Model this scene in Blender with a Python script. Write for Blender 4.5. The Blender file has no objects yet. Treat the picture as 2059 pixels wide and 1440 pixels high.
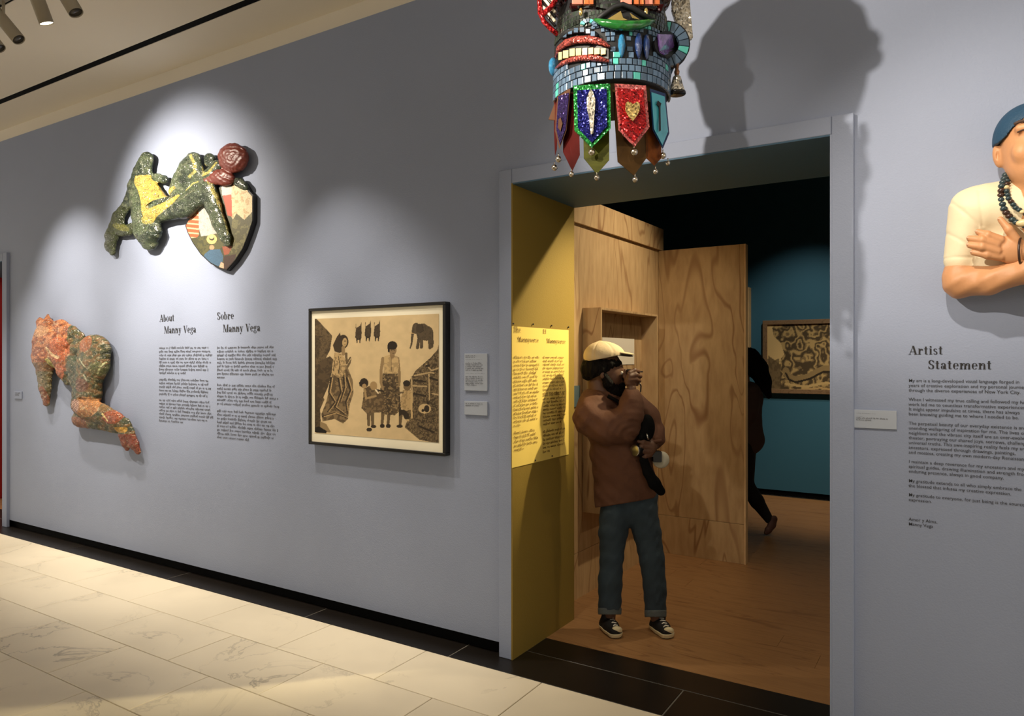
import bpy, bmesh, math, random
import numpy as np
from mathutils import Vector, Matrix
from mathutils.noise import noise as mnoise
random.seed(7); RS = np.random.RandomState(7)
sc = bpy.context.scene
COL = sc.collection
# ------------------------------------------------------------------ camera
F = 1450.0; CX = 1029.5; CY = 721.0; H = 1.6
TH = math.atan(F / 2309.0); cT, sT = math.cos(TH), math.sin(TH)
cam_d = bpy.data.cameras.new('camera'); cam = bpy.data.objects.new('camera', cam_d); COL.objects.link(cam)
cam.location = (0, 0, H); cam.rotation_euler = (math.pi / 2, 0, TH)
cam_d.sensor_width = 36; cam_d.lens = F / 2059 * 36; cam_d.shift_y = 1 / 2059; cam_d.clip_start = 0.05
sc.camera = cam
sc.view_settings.view_transform = 'Standard'; sc.view_settings.look = 'None'
sc.view_settings.gamma = 1; sc.view_settings.exposure = 0.36; sc.view_settings.use_curve_mapping = False
# ------------------------------------------------------------------ world and lights
w = bpy.data.worlds.new('world'); sc.world = w; w.use_nodes = True
w.node_tree.nodes['Background'].inputs[0].default_value = (1.0, 0.92, 0.80, 1)
w.node_tree.nodes['Background'].inputs[1].default_value = 1.1
WARM = (1.0, 0.88, 0.72)

def spot(name, loc, tgt, watt, deg, blend=0.9, rad=0.03, col=WARM):
    d = bpy.data.lights.new(name, 'SPOT'); d.energy = watt; d.spot_size = math.radians(deg); d.spot_blend = blend
    d.shadow_soft_size = rad; d.color = col
    o = bpy.data.objects.new(name, d); COL.objects.link(o); o.location = loc
    v = Vector(tgt) - Vector(loc); o.rotation_euler = v.to_track_quat('-Z', 'Y').to_euler()
    return o

ZL = 3.42
HEADS_AND_FILLS = [  # lamp position, aim, watts, cone, blend: ceiling track heads, then added lamps for floor and hanging head
    ((-5.25, 1.75, ZL), (-4.98, 3.26, 2.60), 340, 74, 1.0),
    ((-6.60, 1.90, ZL), (-6.45, 3.26, 1.85), 230, 60, 1.0),
    ((-4.70, 1.90, ZL), (-5.05, 3.26, 1.30), 140, 60, 1.0),
    ((-3.75, 2.25, ZL), (-3.02, 3.26, 1.35), 105, 56, 1.0),
    ((-2.04, 0.19, ZL), (-0.45, 3.26, 2.95), 330, 46, 0.5),
    ((-0.35, 1.60, ZL), (0.35, 3.26, 1.5), 120, 70, 1.0),
    ((-8.2, 2.60, ZL), (-8.2, 3.08, 0.0), 130, 46, 1.0),  # from here a row of lamps added to brighten the floor along the wall
    ((-7.3, 2.60, ZL), (-7.3, 3.08, 0.0), 140, 46, 1.0),
    ((-6.4, 2.60, ZL), (-6.4, 3.08, 0.0), 140, 46, 1.0),
    ((-5.5, 2.60, ZL), (-5.5, 3.08, 0.0), 140, 46, 1.0),
    ((-4.6, 2.60, ZL), (-4.6, 3.08, 0.0), 130, 46, 1.0),
    ((-3.7, 2.60, ZL), (-3.7, 3.08, 0.0), 115, 46, 1.0),
    ((-2.8, 2.60, ZL), (-2.8, 3.08, 0.0), 90, 46, 1.0),
    ((-1.9, 2.60, ZL), (-1.9, 3.08, 0.0), 60, 46, 1.0),
    ((-0.9, -0.2, ZL), (-1.1, 2.4, 2.5), 110, 32, 1.0),  # front fill added for the hanging head, not a track head
]
for i, (a, b, wt, dg, bl) in enumerate(HEADS_AND_FILLS):
    spot('track_and_fill_light', a, b, wt, dg, bl)
# lamps of the blue room
spot('room_light', (-0.25, 5.0, 3.5), (-2.04, 3.75, 1.72), 560, 28, 1.0, 0.05, (1, .84, .50))
spot('room_light', (-0.9, 4.9, 3.5), (-2.15, 4.8, 1.7), 115, 75, 1.0, 0.03, (1, .82, .58))
spot('room_light', (-1.2, 7.3, 3.5), (-1.6, 8.8, 1.5), 60, 64, 1.0, 0.03, (1, .88, .70))
spot('room_light', (-0.6, 6.9, 3.5), (-1.2, 8.5, 0.0), 170, 60, 1.0, 0.03, (1, .82, .58))
spot('room_light', (0.8, 4.6, 3.5), (-1.3, 4.9, 0.6), 26, 80, 1.0, 0.03, (1, .80, .56))

# ------------------------------------------------------------------ projection helpers
def ray(u, v):
    a = (u - CX) / F
    return Vector((-sT + a * cT, cT + a * sT, (CY - v) / F))
def M(u, v, d): return Vector((0, 0, H)) + ray(u, v) * d
def PY(u, v, y): r = ray(u, v); return Vector((0, 0, H)) + r * (y / r.y)
def PX(u, v, x): r = ray(u, v); return Vector((0, 0, H)) + r * (x / r.x)
def PZ(u, v, z): r = ray(u, v); return Vector((0, 0, H)) + r * ((z - H) / r.z)
def proj(A):
    A = np.asarray(A, float); dep = -A[:, 0] * sT + A[:, 1] * cT; lat = A[:, 0] * cT + A[:, 1] * sT
    return CX + F * lat / dep, CY - F * (A[:, 2] - H) / dep
def sp_cam(D, s):          # a (right, down, away) space of s metres a step around a distance D
    def f(V):
        d = D + V[:, 2] * s; a = (V[:, 0] - CX) / F
        return np.stack([(-sT + a * cT) * d, (cT + a * sT) * d, H + (CY - V[:, 1]) / F * d], 1)
    return f
def sp_wall(y0, s):        # relief space of a wall parallel to x
    def f(V):
        a = (V[:, 0] - CX) / F; t = y0 / (cT + a * sT)
        return np.stack([(-sT + a * cT) * t, y0 + V[:, 2] * s, H + (CY - V[:, 1]) / F * t], 1)
    return f

# ------------------------------------------------------------------ materials
def C(r, g, b): return tuple(((c / 255) / 12.92 if c <= 10 else ((c / 255 + .055) / 1.055) ** 2.4) for c in (r, g, b))
MATS = {}
def mat(name, col, rough=.6, metal=0, bump=0, bscale=60, vary=0, vscale=8, attr=None, spec=.5, trans=0, emit=None, objvar=0, coat=0, stretch=None):
    if name in MATS: return MATS[name]
    m = bpy.data.materials.new(name); m.use_nodes = True; nt = m.node_tree; N = nt.nodes; L = nt.links
    b = N['Principled BSDF']; b.inputs['Roughness'].default_value = rough; b.inputs['Metallic'].default_value = metal
    b.inputs['Specular IOR Level'].default_value = spec; b.inputs['Base Color'].default_value = (*col, 1)
    b.inputs['Coat Weight'].default_value = coat
    if trans: b.inputs['Transmission Weight'].default_value = trans
    tc = N.new('ShaderNodeTexCoord'); mp = N.new('ShaderNodeMapping'); L.new(tc.outputs['Object'], mp.inputs[0])
    if stretch: mp.inputs['Scale'].default_value = stretch
    src = None
    if attr:
        a = N.new('ShaderNodeAttribute'); a.attribute_name = attr; src = a.outputs['Color']
    if vary:
        n = N.new('ShaderNodeTexNoise'); n.inputs['Scale'].default_value = vscale; n.inputs['Detail'].default_value = 5
        L.new(mp.outputs[0], n.inputs['Vector'])
        mr = N.new('ShaderNodeMapRange'); mr.inputs[1].default_value = .3; mr.inputs[2].default_value = .7
        mr.inputs[3].default_value = 1 - vary; mr.inputs[4].default_value = 1 + vary; L.new(n.outputs['Fac'], mr.inputs[0])
        mx = N.new('ShaderNodeVectorMath'); mx.operation = 'SCALE'; L.new(mr.outputs[0], mx.inputs['Scale'])
        if src: L.new(src, mx.inputs[0])
        else: mx.inputs[0].default_value = col
        src = mx.outputs[0]
    if objvar:
        oi = N.new('ShaderNodeObjectInfo'); mr = N.new('ShaderNodeMapRange'); mr.inputs[3].default_value = 1 - objvar; mr.inputs[4].default_value = 1 + objvar
        L.new(oi.outputs['Random'], mr.inputs[0]); mx = N.new('ShaderNodeVectorMath'); mx.operation = 'SCALE'; L.new(mr.outputs[0], mx.inputs['Scale'])
        if src: L.new(src, mx.inputs[0])
        else: mx.inputs[0].default_value = col
        src = mx.outputs[0]
    if src: L.new(src, b.inputs['Base Color'])
    if bump:
        n = N.new('ShaderNodeTexNoise'); n.inputs['Scale'].default_value = bscale; n.inputs['Detail'].default_value = 4; L.new(mp.outputs[0], n.inputs['Vector'])
        bp = N.new('ShaderNodeBump'); bp.inputs['Strength'].default_value = bump; bp.inputs['Distance'].default_value = .01
        L.new(n.outputs['Fac'], bp.inputs['Height']); L.new(bp.outputs[0], b.inputs['Normal'])
    if emit:
        b.inputs['Emission Color'].default_value = (*col, 1); b.inputs['Emission Strength'].default_value = emit
    MATS[name] = m; return m

def mosaic(name, scale=140, rough=.3, strength=.5, attr='Col', glitter=0.25):
    """painted surface laid in small chips: attribute colour, chip-to-chip variation, fine joints"""
    m = mat(name, (1, 1, 1), rough, attr=attr); nt = m.node_tree; N = nt.nodes; L = nt.links; b = N['Principled BSDF']
    tc = N['Texture Coordinate']
    v = N.new('ShaderNodeTexVoronoi'); v.inputs['Scale'].default_value = scale; L.new(tc.outputs['Object'], v.inputs['Vector'])
    e = N.new('ShaderNodeTexVoronoi'); e.feature = 'DISTANCE_TO_EDGE'; e.inputs['Scale'].default_value = scale; L.new(tc.outputs['Object'], e.inputs['Vector'])
    sx = N.new('ShaderNodeSeparateColor'); L.new(v.outputs['Color'], sx.inputs[0])
    mr = N.new('ShaderNodeMapRange'); mr.inputs[3].default_value = 1 - glitter; mr.inputs[4].default_value = 1 + glitter; L.new(sx.outputs[0], mr.inputs[0])
    er = N.new('ShaderNodeMapRange'); er.inputs[1].default_value = 0; er.inputs[2].default_value = .12; er.inputs[3].default_value = .35; L.new(e.outputs['Distance'], er.inputs[0])
    mu = N.new('ShaderNodeMath'); mu.operation = 'MULTIPLY'; L.new(mr.outputs[0], mu.inputs[0]); L.new(er.outputs[0], mu.inputs[1])
    mx = N.new('ShaderNodeVectorMath'); mx.operation = 'SCALE'; L.new(N['Attribute'].outputs['Color'], mx.inputs[0]); L.new(mu.outputs[0], mx.inputs['Scale'])
    L.new(mx.outputs[0], b.inputs['Base Color'])
    bp = N.new('ShaderNodeBump'); bp.inputs['Strength'].default_value = strength; bp.inputs['Distance'].default_value = .006
    ad = N.new('ShaderNodeMath'); ad.operation = 'ADD'; L.new(er.outputs[0], ad.inputs[0]); L.new(sx.outputs[1], ad.inputs[1])
    L.new(ad.outputs[0], bp.inputs['Height']); L.new(bp.outputs[0], b.inputs['Normal'])
    return m

def glitter(name, col, scale=220, rough=.25):
    """glitter: tiny facets of metallic flake, each tilted its own way"""
    m = mat(name, col, rough, metal=.55); nt = m.node_tree; N = nt.nodes; L = nt.links; b = N['Principled BSDF']; tc = N['Texture Coordinate']
    v = N.new('ShaderNodeTexVoronoi'); v.inputs['Scale'].default_value = scale; L.new(tc.outputs['Object'], v.inputs['Vector'])
    g = N.new('ShaderNodeNewGeometry')
    s = N.new('ShaderNodeVectorMath'); s.operation = 'SUBTRACT'; L.new(v.outputs['Color'], s.inputs[0]); s.inputs[1].default_value = (.5, .5, .5)
    k = N.new('ShaderNodeVectorMath'); k.operation = 'SCALE'; k.inputs['Scale'].default_value = 1.1; L.new(s.outputs[0], k.inputs[0])
    a = N.new('ShaderNodeVectorMath'); a.operation = 'ADD'; L.new(k.outputs[0], a.inputs[0]); L.new(g.outputs['Normal'], a.inputs[1])
    n = N.new('ShaderNodeVectorMath'); n.operation = 'NORMALIZE'; L.new(a.outputs[0], n.inputs[0]); L.new(n.outputs[0], b.inputs['Normal'])
    sx = N.new('ShaderNodeSeparateColor'); L.new(v.outputs['Color'], sx.inputs[0])
    mr = N.new('ShaderNodeMapRange'); mr.inputs[3].default_value = .45; mr.inputs[4].default_value = 1.7; L.new(sx.outputs[2], mr.inputs[0])
    mx = N.new('ShaderNodeVectorMath'); mx.operation = 'SCALE'; mx.inputs[0].default_value = col; L.new(mr.outputs[0], mx.inputs['Scale']); L.new(mx.outputs[0], b.inputs['Base Color'])
    return m

def wood(name, c1, c2, scale=(1.2, 1.2, .28), rough=.6, figure=2.2, objrand=True):
    m = mat(name, c1, rough); nt = m.node_tree; N = nt.nodes; L = nt.links; b = N['Principled BSDF']
    tc = N['Texture Coordinate']; mp = N['Mapping']; mp.inputs['Scale'].default_value = scale
    if objrand:
        oi = N.new('ShaderNodeObjectInfo'); sc_ = N.new('ShaderNodeVectorMath'); sc_.operation = 'SCALE'; sc_.inputs[0].default_value = (7, 3, 11)
        L.new(oi.outputs['Random'], sc_.inputs['Scale']); L.new(sc_.outputs[0], mp.inputs['Location'])
    n = N.new('ShaderNodeTexNoise'); n.inputs['Scale'].default_value = figure; n.inputs['Detail'].default_value = 2; n.inputs['Distortion'].default_value = .8; L.new(mp.outputs[0], n.inputs['Vector'])
    mm = N.new('ShaderNodeMath'); mm.operation = 'MULTIPLY'; mm.inputs[1].default_value = 7; L.new(n.outputs['Fac'], mm.inputs[0])
    fr = N.new('ShaderNodeMath'); fr.operation = 'PINGPONG'; fr.inputs[1].default_value = .5; L.new(mm.outputs[0], fr.inputs[0])
    mr = N.new('ShaderNodeMapRange'); mr.inputs[1].default_value = .0; mr.inputs[2].default_value = .14; mr.inputs[3].default_value = 1.25; mr.inputs[4].default_value = 0; mr.interpolation_type = 'SMOOTHSTEP'; L.new(fr.outputs[0], mr.inputs[0])
    f2 = N.new('ShaderNodeTexNoise'); f2.inputs['Scale'].default_value = figure * 9; f2.inputs['Detail'].default_value = 6; L.new(mp.outputs[0], f2.inputs['Vector'])
    f3 = N.new('ShaderNodeMapRange'); f3.inputs[1].default_value = .35; f3.inputs[2].default_value = .75; f3.inputs[4].default_value = .38; L.new(f2.outputs['Fac'], f3.inputs[0])
    f4 = N.new('ShaderNodeTexNoise'); f4.inputs['Scale'].default_value = figure * .8; L.new(mp.outputs[0], f4.inputs['Vector'])
    f5 = N.new('ShaderNodeMath'); f5.operation = 'MULTIPLY'; L.new(mr.outputs[0], f5.inputs[0]); L.new(f4.outputs['Fac'], f5.inputs[1])
    f6 = N.new('ShaderNodeMath'); f6.operation = 'MAXIMUM'; L.new(f5.outputs[0], f6.inputs[0]); L.new(f3.outputs[0], f6.inputs[1])
    mx = N.new('ShaderNodeMix'); mx.data_type = 'RGBA'; mx.inputs['A'].default_value = (*c1, 1); mx.inputs['B'].default_value = (*c2, 1); L.new(f6.outputs[0], mx.inputs['Factor'])
    L.new(mx.outputs['Result'], b.inputs['Base Color']); return m

def marble(name):
    m = mat(name, C(225, 205, 170), .38, spec=.35); nt = m.node_tree; N = nt.nodes; L = nt.links; b = N['Principled BSDF']; mp = N['Mapping']
    oi = N.new('ShaderNodeObjectInfo'); s = N.new('ShaderNodeVectorMath'); s.operation = 'SCALE'; s.inputs[0].default_value = (31, 17, 5); L.new(oi.outputs['Random'], s.inputs['Scale']); L.new(s.outputs[0], mp.inputs['Location'])
    d = N.new('ShaderNodeTexNoise'); d.inputs['Scale'].default_value = 1.6; d.inputs['Detail'].default_value = 7; d.inputs['Roughness'].default_value = .62; d.inputs['Distortion'].default_value = .7; L.new(mp.outputs[0], d.inputs['Vector'])
    a = N.new('ShaderNodeMath'); a.operation = 'SUBTRACT'; a.inputs[1].default_value = .5; L.new(d.outputs['Fac'], a.inputs[0])
    ab = N.new('ShaderNodeMath'); ab.operation = 'ABSOLUTE'; L.new(a.outputs[0], ab.inputs[0])
    mr = N.new('ShaderNodeMapRange'); mr.inputs[2].default_value = .018; mr.inputs[3].default_value = .62; mr.inputs[4].default_value = 0; L.new(ab.outputs[0], mr.inputs[0])
    n2 = N.new('ShaderNodeTexNoise'); n2.inputs['Scale'].default_value = 1.3; n2.inputs['Detail'].default_value = 3; L.new(mp.outputs[0], n2.inputs['Vector'])
    r2 = N.new('ShaderNodeMapRange'); r2.inputs[1].default_value = .44; r2.inputs[2].default_value = .66; L.new(n2.outputs['Fac'], r2.inputs[0])
    mu = N.new('ShaderNodeMath'); mu.operation = 'MULTIPLY'; L.new(mr.outputs[0], mu.inputs[0]); L.new(r2.outputs[0], mu.inputs[1])
    n3 = N.new('ShaderNodeMath'); n3.operation = 'MULTIPLY'; n3.inputs[1].default_value = .14; L.new(r2.outputs[0], n3.inputs[0])
    mxx = N.new('ShaderNodeMath'); mxx.operation = 'MAXIMUM'; L.new(mu.outputs[0], mxx.inputs[0]); L.new(n3.outputs[0], mxx.inputs[1])
    mx = N.new('ShaderNodeMix'); mx.data_type = 'RGBA'; mx.inputs['A'].default_value = (*C(240, 228, 202), 1); mx.inputs['B'].default_value = (*C(104, 94, 80), 1); L.new(mxx.outputs[0], mx.inputs['Factor'])
    L.new(mx.outputs['Result'], b.inputs['Base Color']); return m

def bluepaint(name, c):
    return mat(name, c, .62, bump=.12, bscale=150, vary=.02, vscale=2, spec=.3)

# ------------------------------------------------------------------ mesh helpers
def link(name, me, m=None, parent=None, smooth=False):
    o = bpy.data.objects.new(name, me); COL.objects.link(o)
    if m is not None:
        me.materials.clear(); me.materials.append(m)
    if smooth: me.polygons.foreach_set('use_smooth', [True] * len(me.polygons))
    if parent is not None:
        o.parent = parent; o.matrix_parent_inverse = Matrix.Translation(-parent.location)
    return o
def pyd(name, V, Fc, m=None, parent=None, smooth=False, col=None):
    me = bpy.data.meshes.new(name); me.from_pydata([tuple(map(float, v)) for v in V], [], [tuple(map(int, f)) for f in Fc]); me.update()
    if col is not None:
        a = me.color_attributes.new('Col', 'FLOAT_COLOR', 'POINT')
        a.data.foreach_set('color', np.concatenate([np.asarray(col, np.float32), np.ones((len(V), 1), np.float32)], 1).ravel())
    return link(name, me, m, parent, smooth)
def thing(name, loc, label=None, cat=None, group=None):
    o = bpy.data.objects.new(name, None); COL.objects.link(o); o.location = loc; o.empty_display_size = .1
    return tag(o, label, cat, group)
def tag(o, label=None, cat=None, group=None, kind=None):
    if label: o['label'] = label
    if cat: o['category'] = cat
    if group: o['group'] = group
    if kind: o['kind'] = kind
    return o
def box_bm(bm, x0, x1, y0, y1, z0, z1):
    vs = [bm.verts.new((x, y, z)) for z in (z0, z1) for x, y in ((x0, y0), (x1, y0), (x1, y1), (x0, y1))]
    for f in ((3, 2, 1, 0), (4, 5, 6, 7), (0, 1, 5, 4), (1, 2, 6, 5), (2, 3, 7, 6), (3, 0, 4, 7)): bm.faces.new([vs[i] for i in f])
def box(name, b, m, parent=None, bevel=0, kind=None, extra=()):
    bm = bmesh.new()
    for q in [b] + list(extra): box_bm(bm, *q)
    if bevel: bmesh.ops.bevel(bm, geom=bm.edges[:], offset=bevel, segments=1, affect='EDGES')
    me = bpy.data.meshes.new(name); bm.to_mesh(me); bm.free()
    return tag(link(name, me, m, parent), kind=kind)
def prism(name, pts3, off, m, parent=None, bevel=0):
    """polygon (3D points) thickened by the vector off"""
    bm = bmesh.new(); off = Vector(off)
    a = [bm.verts.new(p) for p in pts3]; b = [bm.verts.new(Vector(p) + off) for p in pts3]; n = len(a)
    bm.faces.new(a); bm.faces.new(b[::-1])
    for i in range(n): bm.faces.new((a[i], b[i], b[(i + 1) % n], a[(i + 1) % n]))
    bmesh.ops.recalc_face_normals(bm, faces=bm.faces[:])
    if bevel: bmesh.ops.bevel(bm, geom=bm.edges[:], offset=bevel, segments=2, affect='EDGES')
    me = bpy.data.meshes.new(name); bm.to_mesh(me); bm.free(); return link(name, me, m, parent)
def tube(name, pts, r, m, parent=None, n=8, rs=None, closed=False):
    pts = [Vector(p) for p in pts]; V = []; Fc = []; k = len(pts)
    up = Vector((0, 0, 1)); prev = None
    for i, p in enumerate(pts):
        if closed: t = (pts[(i + 1) % k] - pts[i - 1]).normalized()
        else: t = (pts[min(i + 1, k - 1)] - pts[max(i - 1, 0)]).normalized()
        if prev is None:
            a = t.cross(up if abs(t.z) < .9 else Vector((1, 0, 0))).normalized()
        else: a = (prev - t * prev.dot(t)).normalized()
        prev = a; b = t.cross(a); rr = rs[i] if rs else r
        for j in range(n):
            q = 2 * math.pi * j / n; V.append(p + (a * math.cos(q) + b * math.sin(q)) * rr)
    for i in range(k if closed else k - 1):
        for j in range(n):
            i2 = (i + 1) % k
            Fc.append((i * n + j, i * n + (j + 1) % n, i2 * n + (j + 1) % n, i2 * n + j))
    if not closed: Fc += [tuple(range(n))[::-1], tuple(range((k - 1) * n, k * n))]
    return pyd(name, V, Fc, m, parent, True)
def lathe(name, prof, m, parent=None, n=20, mtx=None, smooth=True):
    V = []; Fc = []
    for r, z in prof:
        for j in range(n):
            q = 2 * math.pi * j / n; V.append(Vector((r * math.cos(q), r * math.sin(q), z)))
    for i in range(len(prof) - 1):
        for j in range(n): Fc.append((i * n + j, i * n + (j + 1) % n, (i + 1) * n + (j + 1) % n, (i + 1) * n + j))
    Fc += [tuple(range(n))[::-1], tuple(range((len(prof) - 1) * n, len(prof) * n))]
    if mtx is not None: V = [mtx @ v for v in V]
    return pyd(name, V, Fc, m, parent, smooth)
def sphere(name, c, r, m, parent=None, seg=12, sc3=(1, 1, 1)):
    bm = bmesh.new(); bmesh.ops.create_uvsphere(bm, u_segments=seg, v_segments=seg // 2 + 2, radius=r)
    for v in bm.verts: v.co = Vector((v.co.x * sc3[0], v.co.y * sc3[1], v.co.z * sc3[2])) + Vector(c)
    me = bpy.data.meshes.new(name); bm.to_mesh(me); bm.free(); return link(name, me, m, parent, True)

# signed-distance modelling: smooth unions of tapered capsules and ellipsoids -> one continuous surface (surface nets)
def cap(a, b, ra, rb=None, sw=1.0): return ('c', np.array(a, float), np.array(b, float), ra, ra if rb is None else rb, sw)
def ell(c, r, rot=0): return ('e', np.array(c, float), np.array(r, float), rot)
def chain(pts, sw=1.0): return [cap(p[:3], q[:3], p[3], q[3], sw) for p, q in zip(pts, pts[1:])]
def d_of(p, X, Y, Z):
    if p[0] == 'c':
        _, a, b, ra, rb, sw = p; ba = b - a; ba = ba * (1, 1, sw)
        px, py, pz = X - a[0], Y - a[1], (Z - a[2]) * sw
        t = np.clip((px * ba[0] + py * ba[1] + pz * ba[2]) / max(ba @ ba, 1e-9), 0, 1)
        return np.sqrt((px - t * ba[0]) ** 2 + (py - t * ba[1]) ** 2 + (pz - t * ba[2]) ** 2) - (ra + (rb - ra) * t)
    _, c, r, rot = p; px, py, pz = X - c[0], Y - c[1], Z - c[2]
    if rot: ca, sa = math.cos(rot), math.sin(rot); px, py = px * ca + py * sa, -px * sa + py * ca
    k0 = np.sqrt((px / r[0]) ** 2 + (py / r[1]) ** 2 + (pz / r[2]) ** 2)
    k1 = np.sqrt((px / r[0] ** 2) ** 2 + (py / r[1] ** 2) ** 2 + (pz / r[2] ** 2) ** 2) + 1e-9
    return k0 * (k0 - 1) / k1
def smin(a, b, k):
    h = np.clip(.5 + .5 * (b - a) / k, 0, 1); return b + (a - b) * h - k * h * (1 - h)
def sdf(prims, step, k=6, cut=None, sub=None, disp=None, pad=4):
    lo = np.full(3, 1e9); hi = -lo
    for p in prims:
        if p[0] == 'c':
            r = max(p[3], p[4]); rr = np.array([r, r, r / p[5]])
            lo = np.minimum(lo, np.minimum(p[1], p[2]) - rr); hi = np.maximum(hi, np.maximum(p[1], p[2]) + rr)
        else: rr = p[2] if not p[3] else np.array([max(p[2][:2])] * 2 + [p[2][2]]); lo = np.minimum(lo, p[1] - rr); hi = np.maximum(hi, p[1] + rr)
    lo -= pad + 2 * step; hi += pad + 2 * step
    ax = [np.arange(lo[i], hi[i] + step, step, dtype=np.float32) for i in range(3)]
    X, Y, Z = np.meshgrid(*ax, indexing='ij'); D = None
    for p in prims:
        d = d_of(p, X, Y, Z).astype(np.float32); D = d if D is None else smin(D, d, k)
    if sub:
        for p in sub: D = np.maximum(D, -d_of(p, X, Y, Z))
    if disp is not None: D = D + disp(X, Y, Z)
    if cut is not None:
        for c in (cut if isinstance(cut, (list, tuple)) else [cut]): D = np.maximum(D, c(X, Y, Z))
    D[[0, -1]] = 1; D[:, [0, -1]] = 1; D[:, :, [0, -1]] = 1
    S = D < 0; nx, ny, nz = D.shape
    acc = np.zeros((nx - 1, ny - 1, nz - 1, 3), np.float32); cnt = np.zeros((nx - 1, ny - 1, nz - 1), np.float32)
    for a in range(3):
        n = [slice(0, -1) if i == a else slice(None) for i in range(3)]; m_ = [slice(1, None) if i == a else slice(None) for i in range(3)]
        A, B = D[tuple(n)], D[tuple(m_)]; x = (A < 0) != (B < 0)
        idx = np.argwhere(x); t = A[x] / (A[x] - B[x]); pos = idx.astype(np.float32); pos[:, a] += t
        o1, o2 = [i for i in range(3) if i != a]
        for s1 in (0, 1):
            for s2 in (0, 1):
                c = idx.copy(); c[:, o1] -= s1; c[:, o2] -= s2
                ok = (c >= 0).all(1) & (c[:, 0] < nx - 1) & (c[:, 1] < ny - 1) & (c[:, 2] < nz - 1)
                cc = c[ok]; np.add.at(acc, (cc[:, 0], cc[:, 1], cc[:, 2]), pos[ok]); np.add.at(cnt, (cc[:, 0], cc[:, 1], cc[:, 2]), 1)
    act = cnt > 0; ids = -np.ones(act.shape, np.int64); ids[act] = np.arange(act.sum())
    V = acc[act] / cnt[act][:, None] * step + np.array([a[0] for a in ax], np.float32)
    Q = []
    for a in range(3):
        n = [slice(0, -1) if i == a else slice(1, -1) for i in range(3)]; m_ = [slice(1, None) if i == a else slice(1, -1) for i in range(3)]
        A, B = D[tuple(n)] < 0, D[tuple(m_)] < 0; o1, o2 = (a + 1) % 3, (a + 2) % 3
        for flip, x in ((False, A & ~B), (True, ~A & B)):
            idx = np.argwhere(x); off = np.ones(3, int); off[a] = 0; idx = idx + off
            def g(d1, d2):
                c = idx.copy(); c[:, o1] -= d1; c[:, o2] -= d2; return ids[c[:, 0], c[:, 1], c[:, 2]]
            q = np.stack([g(1, 1), g(0, 1), g(0, 0), g(1, 0)], 1)
            Q.append(q[:, ::-1] if flip else q)
    return V, np.concatenate(Q)
def blob(name, prims, step, space, m, parent=None, paint=None, flip=True, **kw):
    V, Q = sdf(prims, step, **kw); W = space(V)
    if flip: Q = Q[:, ::-1]
    me = bpy.data.meshes.new(name); me.vertices.add(len(W)); me.vertices.foreach_set('co', W.astype(np.float32).ravel())
    me.loops.add(len(Q) * 4); me.loops.foreach_set('vertex_index', Q.ravel().astype(np.int32)); me.polygons.add(len(Q))
    me.polygons.foreach_set('loop_start', np.arange(0, len(Q) * 4, 4, dtype=np.int32)); me.update(calc_edges=True); me.validate()
    bm = bmesh.new(); bm.from_mesh(me); bmesh.ops.recalc_face_normals(bm, faces=bm.faces[:]); bm.to_mesh(me); bm.free()
    if paint is not None:
        a = me.color_attributes.new('Col', 'FLOAT_COLOR', 'POINT')
        a.data.foreach_set('color', np.concatenate([paint(V).astype(np.float32), np.ones((len(V), 1), np.float32)], 1).ravel())
    return link(name, me, m, parent, True)

# flat drawing on a fine grid of vertices
def inpoly(X, Y, P):
    r = np.zeros(X.shape, bool); n = len(P)
    for i in range(n):
        x1, y1 = P[i]; x2, y2 = P[(i + 1) % n]
        if y1 == y2: continue
        c = ((Y > min(y1, y2)) & (Y <= max(y1, y2))); xi = x1 + (Y - y1) * (x2 - x1) / (y2 - y1); r ^= c & (X < xi)
    return r
def vnoise(X, Y, s, seed=0):
    r = np.random.RandomState(seed); G = r.rand(64, 64); x = X / s; y = Y / s; i = np.floor(x).astype(int); j = np.floor(y).astype(int)
    fx = x - i; fy = y - j; fx = fx * fx * (3 - 2 * fx); fy = fy * fy * (3 - 2 * fy)
    g = lambda a, b: G[a % 64, b % 64]
    return (g(i, j) * (1 - fx) + g(i + 1, j) * fx) * (1 - fy) + (g(i, j + 1) * (1 - fx) + g(i + 1, j + 1) * fx) * fy
def fbm(X, Y, s, seed=0): return (vnoise(X, Y, s, seed) + .5 * vnoise(X, Y, s / 2, seed + 1) + .25 * vnoise(X, Y, s / 4, seed + 2)) / 1.75
class Draw:
    def __init__(s, X, Y, base): s.X, s.Y = X, Y; s.C = np.tile(np.array(base, float), (len(X), 1))
    def put(s, k, c, a=1.0): s.C[k] = s.C[k] * (1 - a) + np.array(c) * a
    def poly(s, P, c, a=1.0): k = inpoly(s.X, s.Y, P); s.put(k, c, a); return k
    def ell(s, cx, cy, rx, ry, c, rot=0, a=1.0):
        x, y = s.X - cx, s.Y - cy; ca, sa = math.cos(rot), math.sin(rot); k = ((x * ca + y * sa) / rx) ** 2 + ((-x * sa + y * ca) / ry) ** 2 < 1; s.put(k, c, a); return k
    def line(s, P, w, c, w2=None, a=1.0):
        w2 = w if w2 is None else w2; K = np.zeros(s.X.shape, bool); n = len(P) - 1
        for i in range(n):
            (x1, y1), (x2, y2) = P[i], P[i + 1]; dx, dy = x2 - x1, y2 - y1
            t = np.clip(((s.X - x1) * dx + (s.Y - y1) * dy) / (dx * dx + dy * dy + 1e-9), 0, 1)
            ww = w + (w2 - w) * (i + t) / n; K |= np.hypot(s.X - x1 - t * dx, s.Y - y1 - t * dy) < ww / 2
        s.put(K, c, a); return K
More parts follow.
